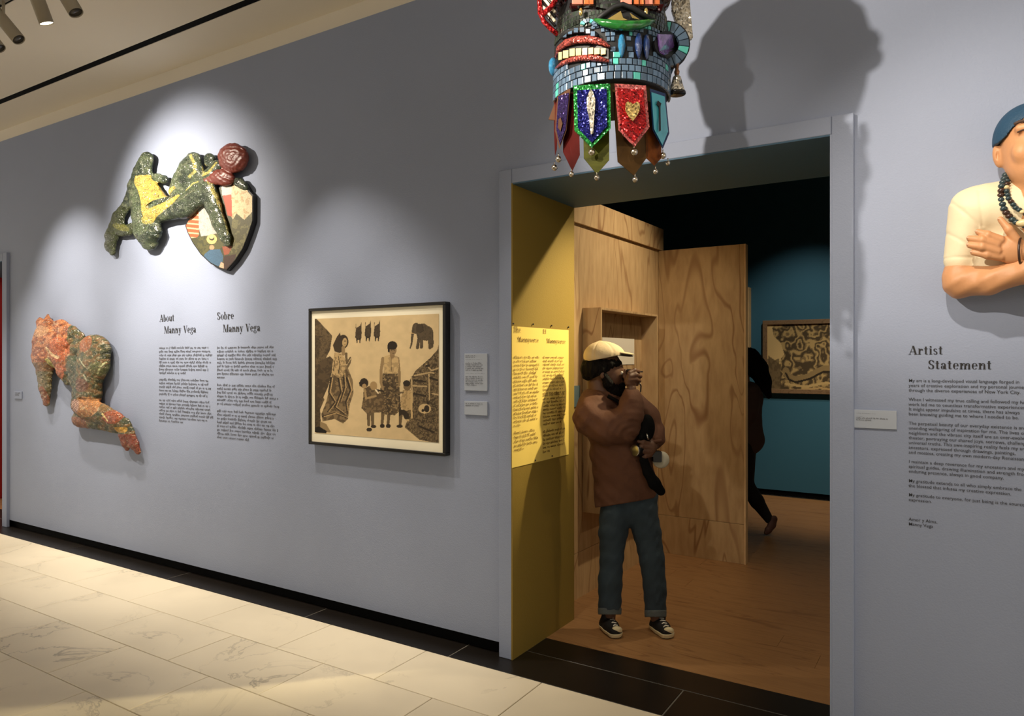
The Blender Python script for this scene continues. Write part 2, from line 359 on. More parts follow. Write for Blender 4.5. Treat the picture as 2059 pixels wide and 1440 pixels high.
def drawn_sheet(name, c00, c10, c01, nx, ny, zoomf, base, painter, m, parent):
    """flat sheet: corner c00, edges to c10 and c01; painter colours it"""
    c00, c10, c01 = map(np.array, (c00, c10, c01)); a = np.linspace(0, 1, nx); b = np.linspace(0, 1, ny)
    A, B = np.meshgrid(a, b, indexing='ij'); V = c00 + A.reshape(-1, 1) * (c10 - c00) + B.reshape(-1, 1) * (c01 - c00)
    u, v = proj(V); X, Y = zoomf(u, v); d = Draw(X, Y, base); painter(d)
    i = np.arange(nx * ny).reshape(nx, ny); Q = np.stack([i[:-1, :-1], i[1:, :-1], i[1:, 1:], i[:-1, 1:]], -1).reshape(-1, 4)
    return pyd(name, V, Q, m, parent, False, d.C)

# ------------------------------------------------------------------ lettering
def _arc(cx, cy, rx, ry, a0, a1, thick, thin, n=16):
    P = []
    for i in range(n + 1):
        a = math.radians(a0 + (a1 - a0) * i / n); c, s = math.cos(a), math.sin(a); wd = thin + (thick - thin) * abs(c) ** 1.5
        P.append(((cx + (rx) * c, cy + ry * s), (cx + (rx - wd) * c, cy + (ry - (thin + (wd - thin) * .25)) * s)))
    return [[P[i][0], P[i + 1][0], P[i + 1][1], P[i][1]] for i in range(n)]
def _V(x, y0, y1, w=.17): return [[(x, y0), (x + w, y0), (x + w, y1), (x, y1)]]
def _H(x0, x1, y, w=.045): return [[(x0, y), (x1, y), (x1, y + w), (x0, y + w)]]
def _L(x0, y0, x1, y1, w): return [[(x0, y0), (x0 + w, y0), (x1 + w, y1), (x1, y1)]]
XH = .68
def _bowl(x, w=.58): return _arc(x + w / 2, XH / 2, w / 2, XH / 2 + .01, 0, 360, .17, .04, 24)
G = {
 'A': (.86, _L(0.06, 0, .42, 1, .05) + _L(.62, 0, .34, 1, .19) + _H(.18, .6, .3) + _H(-.02, .24, 0) + _H(.52, .9, 0)),
 'M': (1.1, _V(.1, 0, 1, .05) + _L(.48, 0, .1, 1, .19) + _L(.5, 0, .85, 1, .05) + _V(.82, 0, 1, .19) + _H(0, .26, 0) + _H(.74, 1.08, 0) + _H(0, .25, .955) + _H(.85, 1.08, .955)),
 'V': (.84, _L(.36, 0, .06, 1, .19) + _L(.42, 0, .74, 1, .05) + _H(-.02, .34, .955) + _H(.6, .88, .955)),
 'S': (.62, _arc(.3, .74, .26, .26, 20, 270, .17, .05) + _arc(.3, .26, .28, .27, 90, -160, .17, .05) + _V(.53, .66, .95, .04) + _V(.03, .05, .34, .04) + [[(.12, .62), (.3, .46), (.5, .36), (.48, .42), (.3, .56), (.16, .7)]]),
 'T': (.78, _V(.3, 0, 1, .18) + _H(.02, .76, .95) + _V(.02, .68, .98, .04) + _V(.72, .68, .98, .04) + _H(.2, .58, 0)),
 'E': (.72, _V(.12, 0, 1, .18) + _H(.02, .66, .95) + _H(.02, .68, 0) + _H(.2, .5, .49) + _V(.62, .68, .98, .04) + _V(.64, 0, .32, .04) + _V(.48, .36, .66, .04)),
 'a': (.58, _V(.33, 0.02, .5, .16) + _arc(.26, .44, .23, .24, 0, 170, .16, .05) + _arc(.2, .19, .17, .2, 0, 360, .14, .04) + _H(.38, .58, 0)),
 'b': (.64, _V(.06, 0, 1, .16) + _arc(.32, .34, .28, .34, -110, 110, .17, .04) + _H(-.02, .2, .955)),
 'e': (.56, _arc(.28, .34, .26, .35, 0, 320, .17, .04) + _H(.1, .52, .34)),
 'g': (.58, _arc(.25, .46, .22, .23, 0, 360, .14, .04) + _arc(.27, -.06, .26, .2, 0, 360, .1, .05) + _H(.4, .56, .62, .08)),
 'h': (.68, _V(.06, 0, 1, .16) + _V(.44, 0, .44, .16) + _arc(.4, .42, .2, .26, 0, 180, .16, .05) + _H(-.02, .28, 0) + _H(.38, .66, 0) + _H(-.02, .2, .955)),
 'i': (.32, _V(.08, 0, XH, .16) + _H(0, .32, 0) + _H(0, .2, XH - .045) + _arc(.16, .87, .1, .1, 0, 360, .1, .1, 10)),
 'l': (.32, _V(.08, 0, 1, .16) + _H(0, .32, 0) + _H(0, .2, .955)),
 'm': (1.0, _V(.06, 0, XH, .16) + _V(.42, 0, .44, .16) + _V(.78, 0, .44, .16) + _arc(.38, .42, .2, .26, 0, 180, .16, .05) + _arc(.74, .42, .2, .26, 0, 180, .16, .05) + _H(-.02, .28, 0) + _H(.36, .64, 0) + _H(.72, 1.0, 0) + _H(-.02, .2, XH - .045)),
 'n': (.68, _V(.06, 0, XH, .16) + _V(.44, 0, .44, .16) + _arc(.4, .42, .2, .26, 0, 180, .16, .05) + _H(-.02, .28, 0) + _H(.38, .66, 0) + _H(-.02, .2, XH - .045)),
 'o': (.6, _bowl(.01)),
 'r': (.5, _V(.06, 0, XH, .16) + _arc(.34, .44, .16, .22, 60, 180, .1, .05) + _arc(.4, .54, .08, .09, 0, 360, .08, .08, 10) + _H(-.02, .3, 0) + _H(-.02, .2, XH - .045)),
 's': (.46, _arc(.22, .5, .18, .18, 20, 270, .13, .05) + _arc(.22, .18, .2, .19, 90, -160, .13, .05) + [[(.1, .42), (.22, .32), (.36, .26), (.34, .3), (.24, .38), (.14, .48)]]),
 't': (.42, _V(.1, .06, .9, .16) + _H(0, .36, XH - .05, .06) + _arc(.26, .12, .16, .12, 180, 330, .1, .05)),
 'u': (.68, _V(.06, .2, XH, .16) + _V(.44, 0, XH, .16) + _arc(.26, .24, .2, .24, 180, 360, .16, .05) + _H(0, .2, XH - .045) + _H(.38, .56, XH - .045) + _H(.5, .68, 0)),
 'v': (.58, _L(.24, 0, .04, XH, .17) + _L(.28, 0, .48, XH, .05) + _H(-.02, .28, XH - .045) + _H(.4, .6, XH - .045)),
 'y': (.6, _L(.24, 0, .04, XH, .17) + _L(.12, -.3, .5, XH, .05) + _H(-.02, .28, XH - .045) + _H(.4, .62, XH - .045) + _arc(.12, -.24, .09, .09, 0, 360, .08, .08, 10)),
 ' ': (.35, [])}
def words(s):
    x = 0; polys = []
    for ch in s:
        wd, ps = G[ch]; polys += [[(px + x, py) for px, py in p] for p in ps]; x += wd + .07
    return x - .07, polys
def lay(name, polys, p0, ex, ez, m, parent, lift):
    """flat lettering: polygons in a plane (origin p0, axes ex, ez), as a film of real paint thickness"""
    V = []; Fc = []
    for k, p in enumerate(polys):
        n = len(V); V += [p0 + ex * a + ez * b + lift * (1 + .02 * (k % 5)) for a, b in p]; Fc.append(tuple(range(n, n + len(p))))
    return pyd(name, V, Fc, m, parent)
def heading(name, s, plane, pa, pb, caph, m, parent, lift):
    """words from baseline point pa to pb (photo frame), cap height caph"""
    A = plane(*pa); B = plane(*pb); T = plane(pa[0], pa[1] - caph); W, ps = words(s)
    ex = (B - A); ex.z = 0; ex = ex / W; ez = Vector((0, 0, (T - A).z)); x = 0
    for wd_ in s.split(' '):
        w2, p2 = words(wd_); lay(name, p2, A + ex * x, ex, ez, m, parent, lift); x += w2 + .07 + G[' '][0] + .07
def greek(rng, nlines, frac_last, wch=62):
    """rows of small print too small to read: letter-shaped strokes"""
    polys = []
    for i in range(nlines):
        end = 1.0 * (frac_last if i == nlines - 1 else rng.uniform(.9, 1.02)); x = 0
        while x < end:
            for _ in range(rng.randint(2, 9)):
                h = rng.choice((.45, .45, .45, .72)); lo = rng.choice((0, 0, 0, -.2)); g = 1 / wch
                polys.append((i, x, x + g * .38, lo, h)); 
                if rng.random() < .75: polys.append((i, x, x + g * .8, h - .13, h))
                if rng.random() < .6: polys.append((i, x, x + g * .8, 0, .13))
                x += g
                if x > end: break
            x += 1 / wch
    return polys
def print_block(name, plane, pTL, pTR, pBL, nl, last, m, parent, lift, rng, wch=62):
    A, B, D = plane(*pTL), plane(*pTR), plane(*pBL); ex = B - A; ex.z = 0; step = (A.z - D.z) / max(nl - 1, 1)
    ps = []
    for (i, x0, x1, l, h) in greek(rng, nl, last, wch):
        b = -i * step; k = step * .8; ps.append([(x0, b + l * k), (x1, b + l * k), (x1, b + h * k), (x0, b + h * k)])
    return lay(name, ps, A, ex, Vector((0, 0, 1)), m, parent, lift)
def text_line(parts, s, size, wfac):
    cu = bpy.data.curves.new('t', 'FONT'); cu.body = s; cu.size = size; cu.offset = size * .004; cu.resolution_u = 2
    o = bpy.data.objects.new('t', cu); COL.objects.link(o); bpy.context.view_layer.update()
    me = bpy.data.meshes.new_from_object(o.evaluated_get(bpy.context.evaluated_depsgraph_get())); bpy.data.objects.remove(o); bpy.data.curves.remove(cu)
    V = [(v.co.x * wfac, v.co.y) for v in me.vertices]; Fc = [tuple(p.vertices) for p in me.polygons]; bpy.data.meshes.remove(me); return V, Fc
#SECTION_END_HELPERS
# ================================================================== SETTING
YW = 3.262; YB = 3.95; ZO = 2.53; ZT = 3.69; ZC = 3.795; XL = -2.036; XR = -0.4685
m_blue = bluepaint('grey_blue_wall_paint', C(147, 157, 181)); m_black = mat('black_stone', C(25, 21, 18), .35, spec=.35, vary=.15, vscale=5, objvar=.15)
m_recess = mat('black_base', C(5, 5, 5), .8, spec=.1); m_white = mat('white_ceiling_paint', C(228, 220, 204), .8)
m_yel = mat('yellow_wall_paint', C(140, 116, 50), .65, bump=.1, bscale=150, spec=.3); m_red = mat('red_wall_paint', C(165, 18, 14), .6)
m_teal = mat('teal_blue_wall_paint', C(58, 110, 138), .7, bump=.05, bscale=150, spec=.3)
X0, X1 = -14.0, 7.0; OL = -9.34; OR = -7.77
segs = [(X0, OL), (OR, XL), (XR, X1)]
box('wall_north', (X0, OL, YW, YB, .068, ZT), m_blue, kind='structure', extra=[
    (OR, XL, YW, YB, .068, ZT), (XR, X1, YW, YB, .068, ZT), (OL, OR, YW, YB, ZO, ZT), (XL, XR, YW, YB, ZO, ZT)])
box('baseboard_north', (X0, OL, YW + .03, YB - .03, 0, .07), m_recess, kind='structure', extra=[
    (OR, XL - .004, YW + .03, YB - .03, 0, .07), (XR, X1, YW + .03, YB - .03, 0, .07)])
box('trim_1', (X0, X1, YW + .004, YW + .2, ZT, ZC + .05), m_white, kind='structure')
# ceiling: plaster boards either side of two black lighting slots
SL = [(2.868, 2.926), (2.07, 2.12)]
box('ceiling', (X0, X1, SL[0][1], YW + .1, ZC, ZC + .15), m_white, kind='structure', extra=[
    (X0, X1, SL[1][1], SL[0][0], ZC, ZC + .15), (X0, X1, -5, SL[1][0], ZC, ZC + .15)])
for a, b in SL: box('trim_2', (X0, X1, a - .01, b + .01, ZC + .004, ZC + .16), m_recess, kind='structure')
m_soff = bluepaint('shaded_soffit_blue', C(70, 100, 124))  # wall blue darkened, the soffit's shade is put into the colour
# the opening's frame boards and painted reveals
for nm, xl, xr, rev in (('door_1', XL, XR, m_yel), ('door_2', OL, OR, m_red)):
    d = tag(thing(nm, (xl, YW, 0)), kind='structure')
    fw = .08; yf = YW - .025; cs = m_blue
    box('casing', (xl - fw, xl, yf, YW + .003, 0, ZO + fw - .004), cs, d, .003)
    box('casing', (xr, xr + fw + .004, yf, YW + .003, 0, ZO + fw - .004), cs, d, .003)
    box('casing', (xl + .001, xr - .001, yf, YW + .003, ZO, ZO + fw - .004), cs, d, .003)
    box('reveal_lining', (xl - .002, xl + .006, yf + .001, YB, .0, ZO), rev, d)
    box('reveal_lining', (xr - .006, xr + .002, yf + .001, YB, .0, ZO), m_blue, d)
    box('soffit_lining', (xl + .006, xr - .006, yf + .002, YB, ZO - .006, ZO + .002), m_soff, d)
# floor: bed, marble tiles in running bond, black border slabs, wooden boards beyond
m_marb = marble('cream_marble'); m_joint = mat('tile_joint', C(88, 76, 58), .9)
YE = 3.095
fl = box('floor', (X0, X1, -5, 3.6, -.1, -.008), m_joint, kind='structure')
RH, TW = .415, .727
def tile_me(w, h, g=.0022, b=.002):
    bm = bmesh.new(); box_bm(bm, g, w - g, -h + g, -g, -.03, 0)
    bmesh.ops.bevel(bm, geom=[e for e in bm.edges if min(v.co.z for v in e.verts) > -.001], offset=b, segments=1, affect='EDGES')
    me = bpy.data.meshes.new('tile'); bm.to_mesh(me); bm.free(); return me
tm = tile_me(TW, RH); tm.materials.append(m_marb)
rest = bmesh.new()
for r in range(19):
    off = -2.497 if r % 2 == 0 else -2.126
    i0 = int((X0 - off) // TW) + 1; i1 = int((X1 - off) // TW)
    for i in range(i0, i1):
        x = off + i * TW; y = YE - r * RH
        if r < 7 and -10.5 < x < .8:
            o = bpy.data.objects.new('marble_tile', tm); COL.objects.link(o); o.parent = fl; o.location = (x, y, RS.uniform(-.0006, .0))
        else: box_bm(rest, x + .001, x + TW - .001, y - RH + .001, y - .001, -.03, 0)
me = bpy.data.meshes.new('far_marble_tiles'); rest.to_mesh(me); rest.free(); tag(link('far_marble_tiles', me, m_marb, fl), kind='stuff')
box('slab_grout', (X0, X1, YE - .001, 3.605, -.02, -.0022), mat('slab_grout', C(112, 108, 100), .9), fl)
BX = [-13.8, -12.2, -10.7, -9.25, -7.80, -6.38, -4.91, -3.461, -2.35, -1.15, .3, 1.75, 3.2, 4.65, 6.1, 7]
for a, b in zip(BX, BX[1:]):
    box('black_slab', (a + .0035, b - .0035, YE + .001, 3.385, -.03, -.0003), m_black, fl, .0015)
for xa, xb in ((OL, OR), (XL, XR)):
    box('black_slab', (xa + .007, xb - .007, 3.390, 3.60, -.03, -.0003), m_black, fl, .0015)
m_board = wood('floor_boards', C(166, 124, 80), C(128, 88, 54), (.35, 3.2, 3), .42, 2.0)
fi = box('floor', (-13, 5, 3.6, 12.5, -.1, -.012), m_joint, kind='structure')
bw = .19
for r in range(28):
    y = 3.603 + r * bw; xx = -6.2 - RS.uniform(0, 2)
    while xx < 3:
        L_ = 2.4
        if y + bw < 8.8: box('floor_board', (xx, xx + L_ - .0015, y, y + bw - .001, -.02, 0), m_board, fi)
        xx += L_
box('floor_board', (-12, -8.2, 3.603, 8.7, -.02, -.001), m_board, fi)
# blue room shell
box('wall_far', (-6.2, 3.2, 8.80, 8.95, .06, 3.8), m_teal, kind='structure')
box('baseboard_far', (-6.2, 3.2, 8.815, 8.95, 0, .07), m_recess, kind='structure')
box('wall_left', (-6.35, -6.2, YB, 8.95, 0, 3.8), m_teal, kind='structure')
box('wall_right', (3.2, 3.35, YB, 8.95, 0, 3.8), m_teal, kind='structure')
box('wall_back', (-6.2, XL - .2, YB + .001, YB + .02, 0, 3.7), m_teal, kind='structure', extra=[(XR + .05, 3.2, YB + .001, YB + .02, 0, 3.7), (XL - .2, XR + .05, YB + .001, YB + .02, ZO + .03, 3.7)])
box('ceiling', (-6.35, 3.35, YB - .3, 8.95, 3.8, 3.9), mat('dark_ceiling_paint', C(90, 88, 84), .8), kind='structure')
box('wall_red', (-12, -7, 7.0, 7.1, 0, 3.8), m_red, kind='structure', extra=[(-12.1, -12, YB, 7.1, 0, 3.8), (-7.0, -6.9, YB, 7.1, 0, 3.8)])
# opposite side of the gallery and its ends
m_gal = mat('gallery_grey_paint', C(150, 150, 150), .8)
box('wall_south', (X0, X1, -5.2, -5, 0, 3.0), m_gal, kind='structure')

# ================================================================== PLYWOOD STRUCTURE
m_ply = wood('pine_plywood', C(206, 174, 126), C(138, 94, 54)); m_plyedge = mat('plywood_edge', C(224, 190, 140), .7, vary=.1, vscale=60, stretch=(1, 1, .2))
dr = Vector((math.sin(math.radians(1.3)), math.cos(math.radians(1.3)), 0))
def plyx(y): return -2.186 + (y - 4.2) * .024
def slab(name, y0, y1, z0, z1, t0, t1, m, par, bevel=.0):
    """board along the plywood wall: y range, z range, from t0 to t1 proud of its face"""
    P = [(plyx(y0) + t0, y0, z0), (plyx(y1) + t0, y1, z0), (plyx(y1) + t0, y1, z1), (plyx(y0) + t0, y0, z1)]
    return prism(name, P, (t1 - t0, 0, 0), m, par, bevel)
pw = thing('plywood_wall', (plyx(4.8), 4.8, 0), 'tall pine plywood partition with capping board, running back behind the man', 'partition')
slab('wall_panel', 4.0, 5.712, .308, 2.494, -.02, 0, m_ply, pw)
slab('base_panel', 4.0, 5.712, .0, .305, -.02, 0, m_ply, pw)
slab('core_frame', 4.0, 5.70, .0, 2.48, -.12, -.022, m_plyedge, pw)
slab('capping_board', 3.98, 5.76, 2.497, 2.675, -.12, .022, m_ply, pw)
pd = thing('plywood_panel', (-1.8, 5.70, 0), 'plywood panel with bold grain standing out into the blue room at a right angle', 'partition')
box('upper_panel', (-2.148, -1.452, 5.70, 5.718, .311, 2.49), m_ply, pd, .001)
box('base_panel', (-2.148, -1.452, 5.70, 5.718, .0, .308), m_ply, pd, .001)
box('edge_strip', (-1.4518, -1.438, 5.696, 5.76, .0, 2.49), m_plyedge, pd, .001)
box('core_frame', (-2.148, -1.454, 5.719, 5.76, .0, 2.48), m_plyedge, pd)
sb = thing('shadow_box', (-2.18, 4.86, .56), 'shallow open-fronted plywood display box fixed to the plywood wall behind the man', 'display box')
yb0, yb1, zb0, zb1, pr_, th = 4.365, 5.35, .566, 1.94, .137, .016
slab('side_board', yb0, yb0 + th, zb0, zb1, .001, pr_, m_ply, sb, .001); slab('side_board', yb1 - th, yb1, zb0, zb1, .001, pr_, m_ply, sb, .001)
slab('top_board', yb0 + th, yb1 - th, zb1 - th, zb1, .001, pr_, m_ply, sb, .001); slab('bottom_board', yb0 + th, yb1 - th, zb0, zb0 + th, .001, pr_, m_ply, sb, .001)
slab('back_board', yb0 + th, yb1 - th, zb0 + th, zb1 - th, .001, .008, m_ply, sb)
m_paper = mat('cream_paper', C(250, 242, 220), .7)
ws = slab('paper_sheet', 4.64, 5.19, 1.555, 1.75, .009, .012, m_paper, None); tag(ws, 'blank cream sheet mounted inside the plywood display box behind the cap', 'paper')
m_bgl = mat('blue_grey_card', C(96, 118, 122), .6)
sg = slab('wall_label', 4.14, 4.32, 1.28, 1.42, .001, .008, m_bgl, None); tag(sg, 'small blue-grey card on the plywood behind the man\'s shoulder', 'label')
# framed works in the blue room
m_fw = wood('brown_frame_wood', C(138, 112, 84), C(96, 74, 50), (3, 3, 3), .5)
def frame4(par, x0, x1, z0, z1, yf, yb, w, m, bev=.002):
    box('frame_rail', (x0, x1, yf, yb, z1 - w, z1), m, par, bev); box('frame_rail', (x0, x1, yf, yb, z0, z0 + w), m, par, bev)
    box('frame_stile', (x0, x0 + w, yf, yb, z0 + w, z1 - w), m, par, bev); box('frame_stile', (x1 - w, x1, yf, yb, z0 + w, z1 - w), m, par, bev)
fp = thing('framed_picture', (-1.4, 8.79, 1.2), 'brown wood framed ink picture of swirling clouds and a serpent on the blue wall', 'picture')
fx0, fx1, fz0, fz1 = PY(1534, 700, 8.76).x, -.85, 1.196, 2.045
frame4(fp, fx0, fx1, fz0, fz1, 8.745, 8.80, .05, m_fw)
m_print = mat('printed_paper', (1, 1, 1), .75, attr='Col', spec=.3)
def swirl_paint(d):
    X, Y = d.X, d.Y     # pixels of the photograph
    ink = C(98, 82, 58); dk = C(48, 40, 30); pap = C(222, 190, 130)
    d.poly([(1545, 715), (1572, 735), (1572, 790), (1545, 790)], C(120, 102, 72))
    k = d.poly([(1560, 645), (1900, 640), (1900, 800), (1567, 792), (1570, 722), (1577, 712), (1570, 690), (1556, 676), (1553, 660)], C(132, 112, 78))
    n1 = fbm(X, Y, 24, 3); n2 = fbm(X + 50, Y, 16, 9); s = np.sin((n1 * 26 + n2 * 8)); d.put(k & (s > .35), dk, .75); d.put(k & (s < -.6), C(196, 168, 112), .8)
    d.line([(1580, 745), (1585, 758), (1600, 764), (1625, 758), (1655, 742), (1700, 738), (1760, 750)], 13, C(150, 128, 88)); d.line([(1580, 751), (1586, 763), (1600, 769), (1628, 762), (1655, 748), (1700, 745), (1760, 757)], 4, dk)
    d.line([(1580, 772), (1620, 778), (1660, 770), (1720, 775)], 5, C(200, 172, 118)); d.line([(1600, 785), (1650, 780), (1700, 788)], 4, C(190, 160, 108))
    kk = X < 1570; d.put(kk & (fbm(X, Y, 5, 5) > .56) & (Y > 722), ink, .8)
drawn_sheet('picture_sheet', (fx0 + .05, 8.765, fz0 + .05), (fx1 - .05, 8.765, fz0 + .05), (fx0 + .05, 8.765, fz1 - .05), 150, 100, lambda u, v: (u, v), C(222, 192, 134), swirl_paint, m_print, fp)
f2 = thing('framed_picture', (-2.6, 8.79, 1.6), 'pale wood edge of a hanging picture, mostly hidden behind the plywood panel', 'picture')
e1 = PY(1507, 600, 8.72).x; zz = PY(1505, 578, 8.72).z
frame4(f2, e1 - .8, e1, 1.62, zz, 8.70, 8.80, .03, m_plyedge); box('picture_sheet', (e1 - .77, e1 - .03, 8.74, 8.75, 1.65, zz - .03), m_paper, f2)
# ================================================================== MAIN WALL: framed picture
m_bf = mat('black_frame', C(16, 14, 12), .35, spec=.5); m_mat = mat('cream_mat', C(246, 238, 212), .8)
gp = thing('framed_picture', (-3.0, 3.26, 1.05), 'large black framed ink drawing with elephant, women and children on the grey-blue wall', 'picture')
gx0, gx1, gz0, gz1, gy = -3.554, -2.458, 1.053, 1.919, 3.211
frame4(gp, gx0, gx1, gz0, gz1, gy, 3.26, .018, m_bf, .002)
box('mat_board', (gx0 + .018, gx1 - .018, gy + .012, gy + .02, gz0 + .018, gz1 - .018), m_mat, gp)
box('back_board', (gx0 + .018, gx1 - .018, gy + .021, 3.258, gz0 + .018, gz1 - .018), m_bf, gp)
def z7(u, v): return (u - 600) * 4.116, (v - 590) * 4.116
def draw_picture(d):
    X, Y = d.X, d.Y; dk = C(52, 42, 30); md = C(104, 86, 60); lt = C(214, 178, 122); g = C(78, 64, 46)
    n = fbm(X, Y, 60, 1); d.C *= (1 + .22 * (n - .5))[:, None]
    def tex(k, a=.75, s=14, th_=.5, c=dk, seed=2): d.put(k & (fbm(X, Y, s, seed) > th_), c, a * .8)
    k = d.poly([(130, 200), (150, 210), (280, 350), (262, 470), (235, 520), (200, 640), (178, 780), (215, 880), (180, 960), (185, 1060), (240, 1150), (130, 1150)], md); tex(k, .7, 40, .48); tex(k, .6, 10, .55)
    k = d.poly([(178, 560), (262, 520), (300, 560), (250, 760), (170, 950), (130, 980), (130, 700)], C(88, 72, 50)); tex(k, .6, 24, .5)
    k = d.poly([(1162, 420), (1150, 470), (1085, 540), (970, 640), (920, 720), (935, 820), (905, 900), (880, 960), (905, 1040), (880, 1110), (940, 1160), (1000, 1210), (1162, 1245)], C(96, 80, 56)); tex(k, .8, 26, .5, dk, 6); tex(k, .6, 9, .55, C(150, 128, 92), 8)
    for p in ([(1060, 590), (1100, 640), (1160, 618)], [(960, 680), (1090, 655), (1120, 660)], [(950, 765), (1060, 770)], [(935, 690), (945, 900)], [(1080, 670), (1085, 880)], [(1110, 830), (1160, 840)]): d.line(p, 12, C(182, 156, 112))
    for p in ([(1060, 600), (1080, 600)], [(1070, 900), (1075, 980)], [(960, 720), (1050, 730)], [(1090, 700), (1150, 720)], [(960, 830), (1050, 850)], [(1000, 1100), (1120, 1150)]): d.line(p, 16, dk)
    k = d.ell(1045, 955, 52, 40, C(200, 172, 124)); d.ell(1062, 955, 22, 30, dk); d.ell(1030, 970, 12, 12, dk)
    # left woman
    k = d.poly([(285, 600), (380, 560), (410, 620), (450, 720), (455, 830), (425, 920), (410, 1040), (370, 1078), (300, 1040), (200, 1060), (190, 1000), (230, 900), (262, 760)], C(128, 106, 74)); tex(k, .75, 22, .52, dk, 12)
    for p in ([(270, 700), (250, 820), (300, 900), (240, 980)], [(330, 700), (350, 820), (300, 940), (380, 1000)], [(400, 700), (430, 800), (390, 900), (405, 1000)], [(370, 660), (380, 780), (340, 900)], [(200, 1020), (300, 990), (400, 1030)]): d.line(p, 13, dk, 6); d.line([(a + 14, b) for a, b in p], 7, C(196, 164, 112), 3)
    k = d.poly([(300, 490), (350, 500), (385, 540), (395, 600), (370, 690), (330, 700), (275, 660), (285, 560)], C(190, 160, 112)); tex(k, .6, 14, .58)
    d.line([(330, 520), (345, 590), (330, 660)], 6, dk); d.line([(300, 560), (290, 640)], 5, dk)
    d.line([(395, 500), (400, 580), (430, 530)], 22, md, 12); d.poly([(400, 600), (440, 535), (432, 580), (410, 620)], md)
    d.poly([(285, 430), (320, 355), (345, 325), (350, 360), (335, 430), (325, 490), (300, 480)], C(70, 56, 40)); k = d.ell(372, 400, 42, 58, C(62, 50, 36)); d.ell(338, 440, 42, 52, C(66, 54, 38)); d.ell(383, 405, 20, 36, C(188, 158, 110), .1); d.line([(378, 395), (395, 395)], 4, dk); d.line([(380, 425), (392, 425)], 4, dk); d.line([(372, 450), (372, 500)], 30, C(150, 124, 86))
    d.poly([(180, 1060), (230, 1080), (270, 1150), (180, 1150)], C(150, 126, 88)); d.poly([(140, 1110), (170, 1100), (235, 1140), (230, 1160), (140, 1150)], C(28, 22, 16))
    # three bats
    for cx, s in ((497, 1), (575, 1), (650, 1)):
        yo = 0 if cx < 520 else -15
        k = d.poly([(cx - 18, 285 + yo), (cx - 6, 280 + yo), (cx + 15, 265 + yo), (cx + 24, 240 + yo), (cx + 27, 330 + yo), (cx + 24, 372 + yo), (cx + 10, 385 + yo), (cx - 10, 385 + yo), (cx - 27, 365 + yo), (cx - 24, 320 + yo)], g); tex(k, .6, 8, .5)
        for dx in (-12, 12): d.line([(cx + dx, 375 + yo), (cx + dx, 408 + yo)], 14, dk, 8)
        d.line([(cx - 22, 290 + yo), (cx - 20, 255 + yo)], 4, md)
    # elephant
    E = C(90, 76, 56)
    k = d.ell(1060, 330, 56, 62, E); k |= d.poly([(960, 260), (1040, 248), (1105, 290), (1112, 380), (1040, 390), (985, 372)], E); k |= d.ell(975, 290, 34, 46, E)
    k |= d.line([(952, 300), (942, 360), (936, 420), (925, 455)], 26, E, 9); 
    for p in ([(1000, 360), (985, 450)], [(1020, 365), (1018, 445)], [(1085, 360), (1088, 450)], [(1105, 350), (1103, 440)]): k |= d.line(p, 24, E, 26)
    tex(k, .5, 14, .52); d.ell(1005, 290, 32, 38, C(70, 58, 42)); d.line([(1025, 260), (1036, 310), (1010, 325)], 5, dk); d.line([(1110, 310), (1118, 420)], 5, dk); d.line([(920, 325), (950, 332)], 6, lt)
    # standing woman
    for x in (692, 742): d.line([(x + 10, 960), (x, 1085)], 30, md, 22); d.ell(x + 2, 1098, 20, 17, dk)
    k = d.poly([(700, 660), (820, 660), (835, 760), (850, 960), (800, 1010), (700, 1000), (668, 960), (680, 780)], C(92, 76, 54)); tex(k, .75, 20, .5, dk, 17); tex(k, .7, 11, .6, C(176, 148, 102), 19)
    d.line([(700, 540), (684, 640), (684, 740), (700, 800)], 28, C(150, 124, 86), 18); d.line([(822, 540), (836, 660), (836, 760)], 26, C(140, 116, 80), 18)
    k = d.poly([(712, 520), (770, 505), (825, 525), (832, 600), (818, 665), (706, 665), (705, 600)], C(198, 168, 118)); tex(k, .35, 20, .55); d.line([(768, 520), (772, 650)], 4, md)
    d.line([(778, 480), (778, 520)], 36, C(140, 114, 78)); d.ell(780, 470, 32, 42, C(146, 120, 84)); d.ell(778, 432, 40, 36, C(44, 35, 26)); d.line([(745, 440), (748, 480)], 16, C(44, 35, 26)); d.line([(768, 472), (776, 474)], 4, dk); d.line([(790, 472), (798, 474)], 4, dk); d.line([(778, 494), (790, 495)], 4, dk)
    # girl at left
    for x in (580, 612): d.line([(x, 980), (x + 2, 1090)], 32, md, 22); 
    d.ell(586, 1128, 24, 16, dk); d.ell(622, 1102, 22, 14, dk)
    k = d.poly([(540, 790), (600, 760), (650, 790), (690, 850), (720, 950), (690, 985), (560, 990), (522, 950), (535, 870)], C(122, 100, 70)); tex(k, .7, 18, .5, dk, 23); d.line([(550, 800), (560, 870), (640, 850)], 16, C(168, 140, 96))
    d.ell(622, 765, 30, 36, C(168, 138, 94)); d.line([(640, 800), (700, 808)], 14, dk); d.line([(640, 800), (660, 825)], 12, C(240, 220, 180)); d.ell(543, 742, 36, 40, C(50, 40, 30)); d.ell(545, 768, 18, 20, C(168, 138, 94)); d.line([(505, 740), (512, 765)], 10, dk)
    # boy at right and dog
    d.line([(848, 1000), (842, 1085)], 32, md, 22); d.ell(838, 1100, 26, 14, dk)
    k = d.poly([(865, 800), (930, 800), (945, 900), (940, 960), (880, 975), (845, 940), (850, 860)], C(186, 156, 108)); tex(k, .4, 14, .55)
    d.line([(935, 830), (938, 1030)], 16, C(196, 166, 116)); d.ell(900, 765, 32, 42, C(120, 98, 68)); d.ell(896, 745, 30, 26, C(48, 38, 28)); d.line([(865, 820), (780, 830)], 14, md)
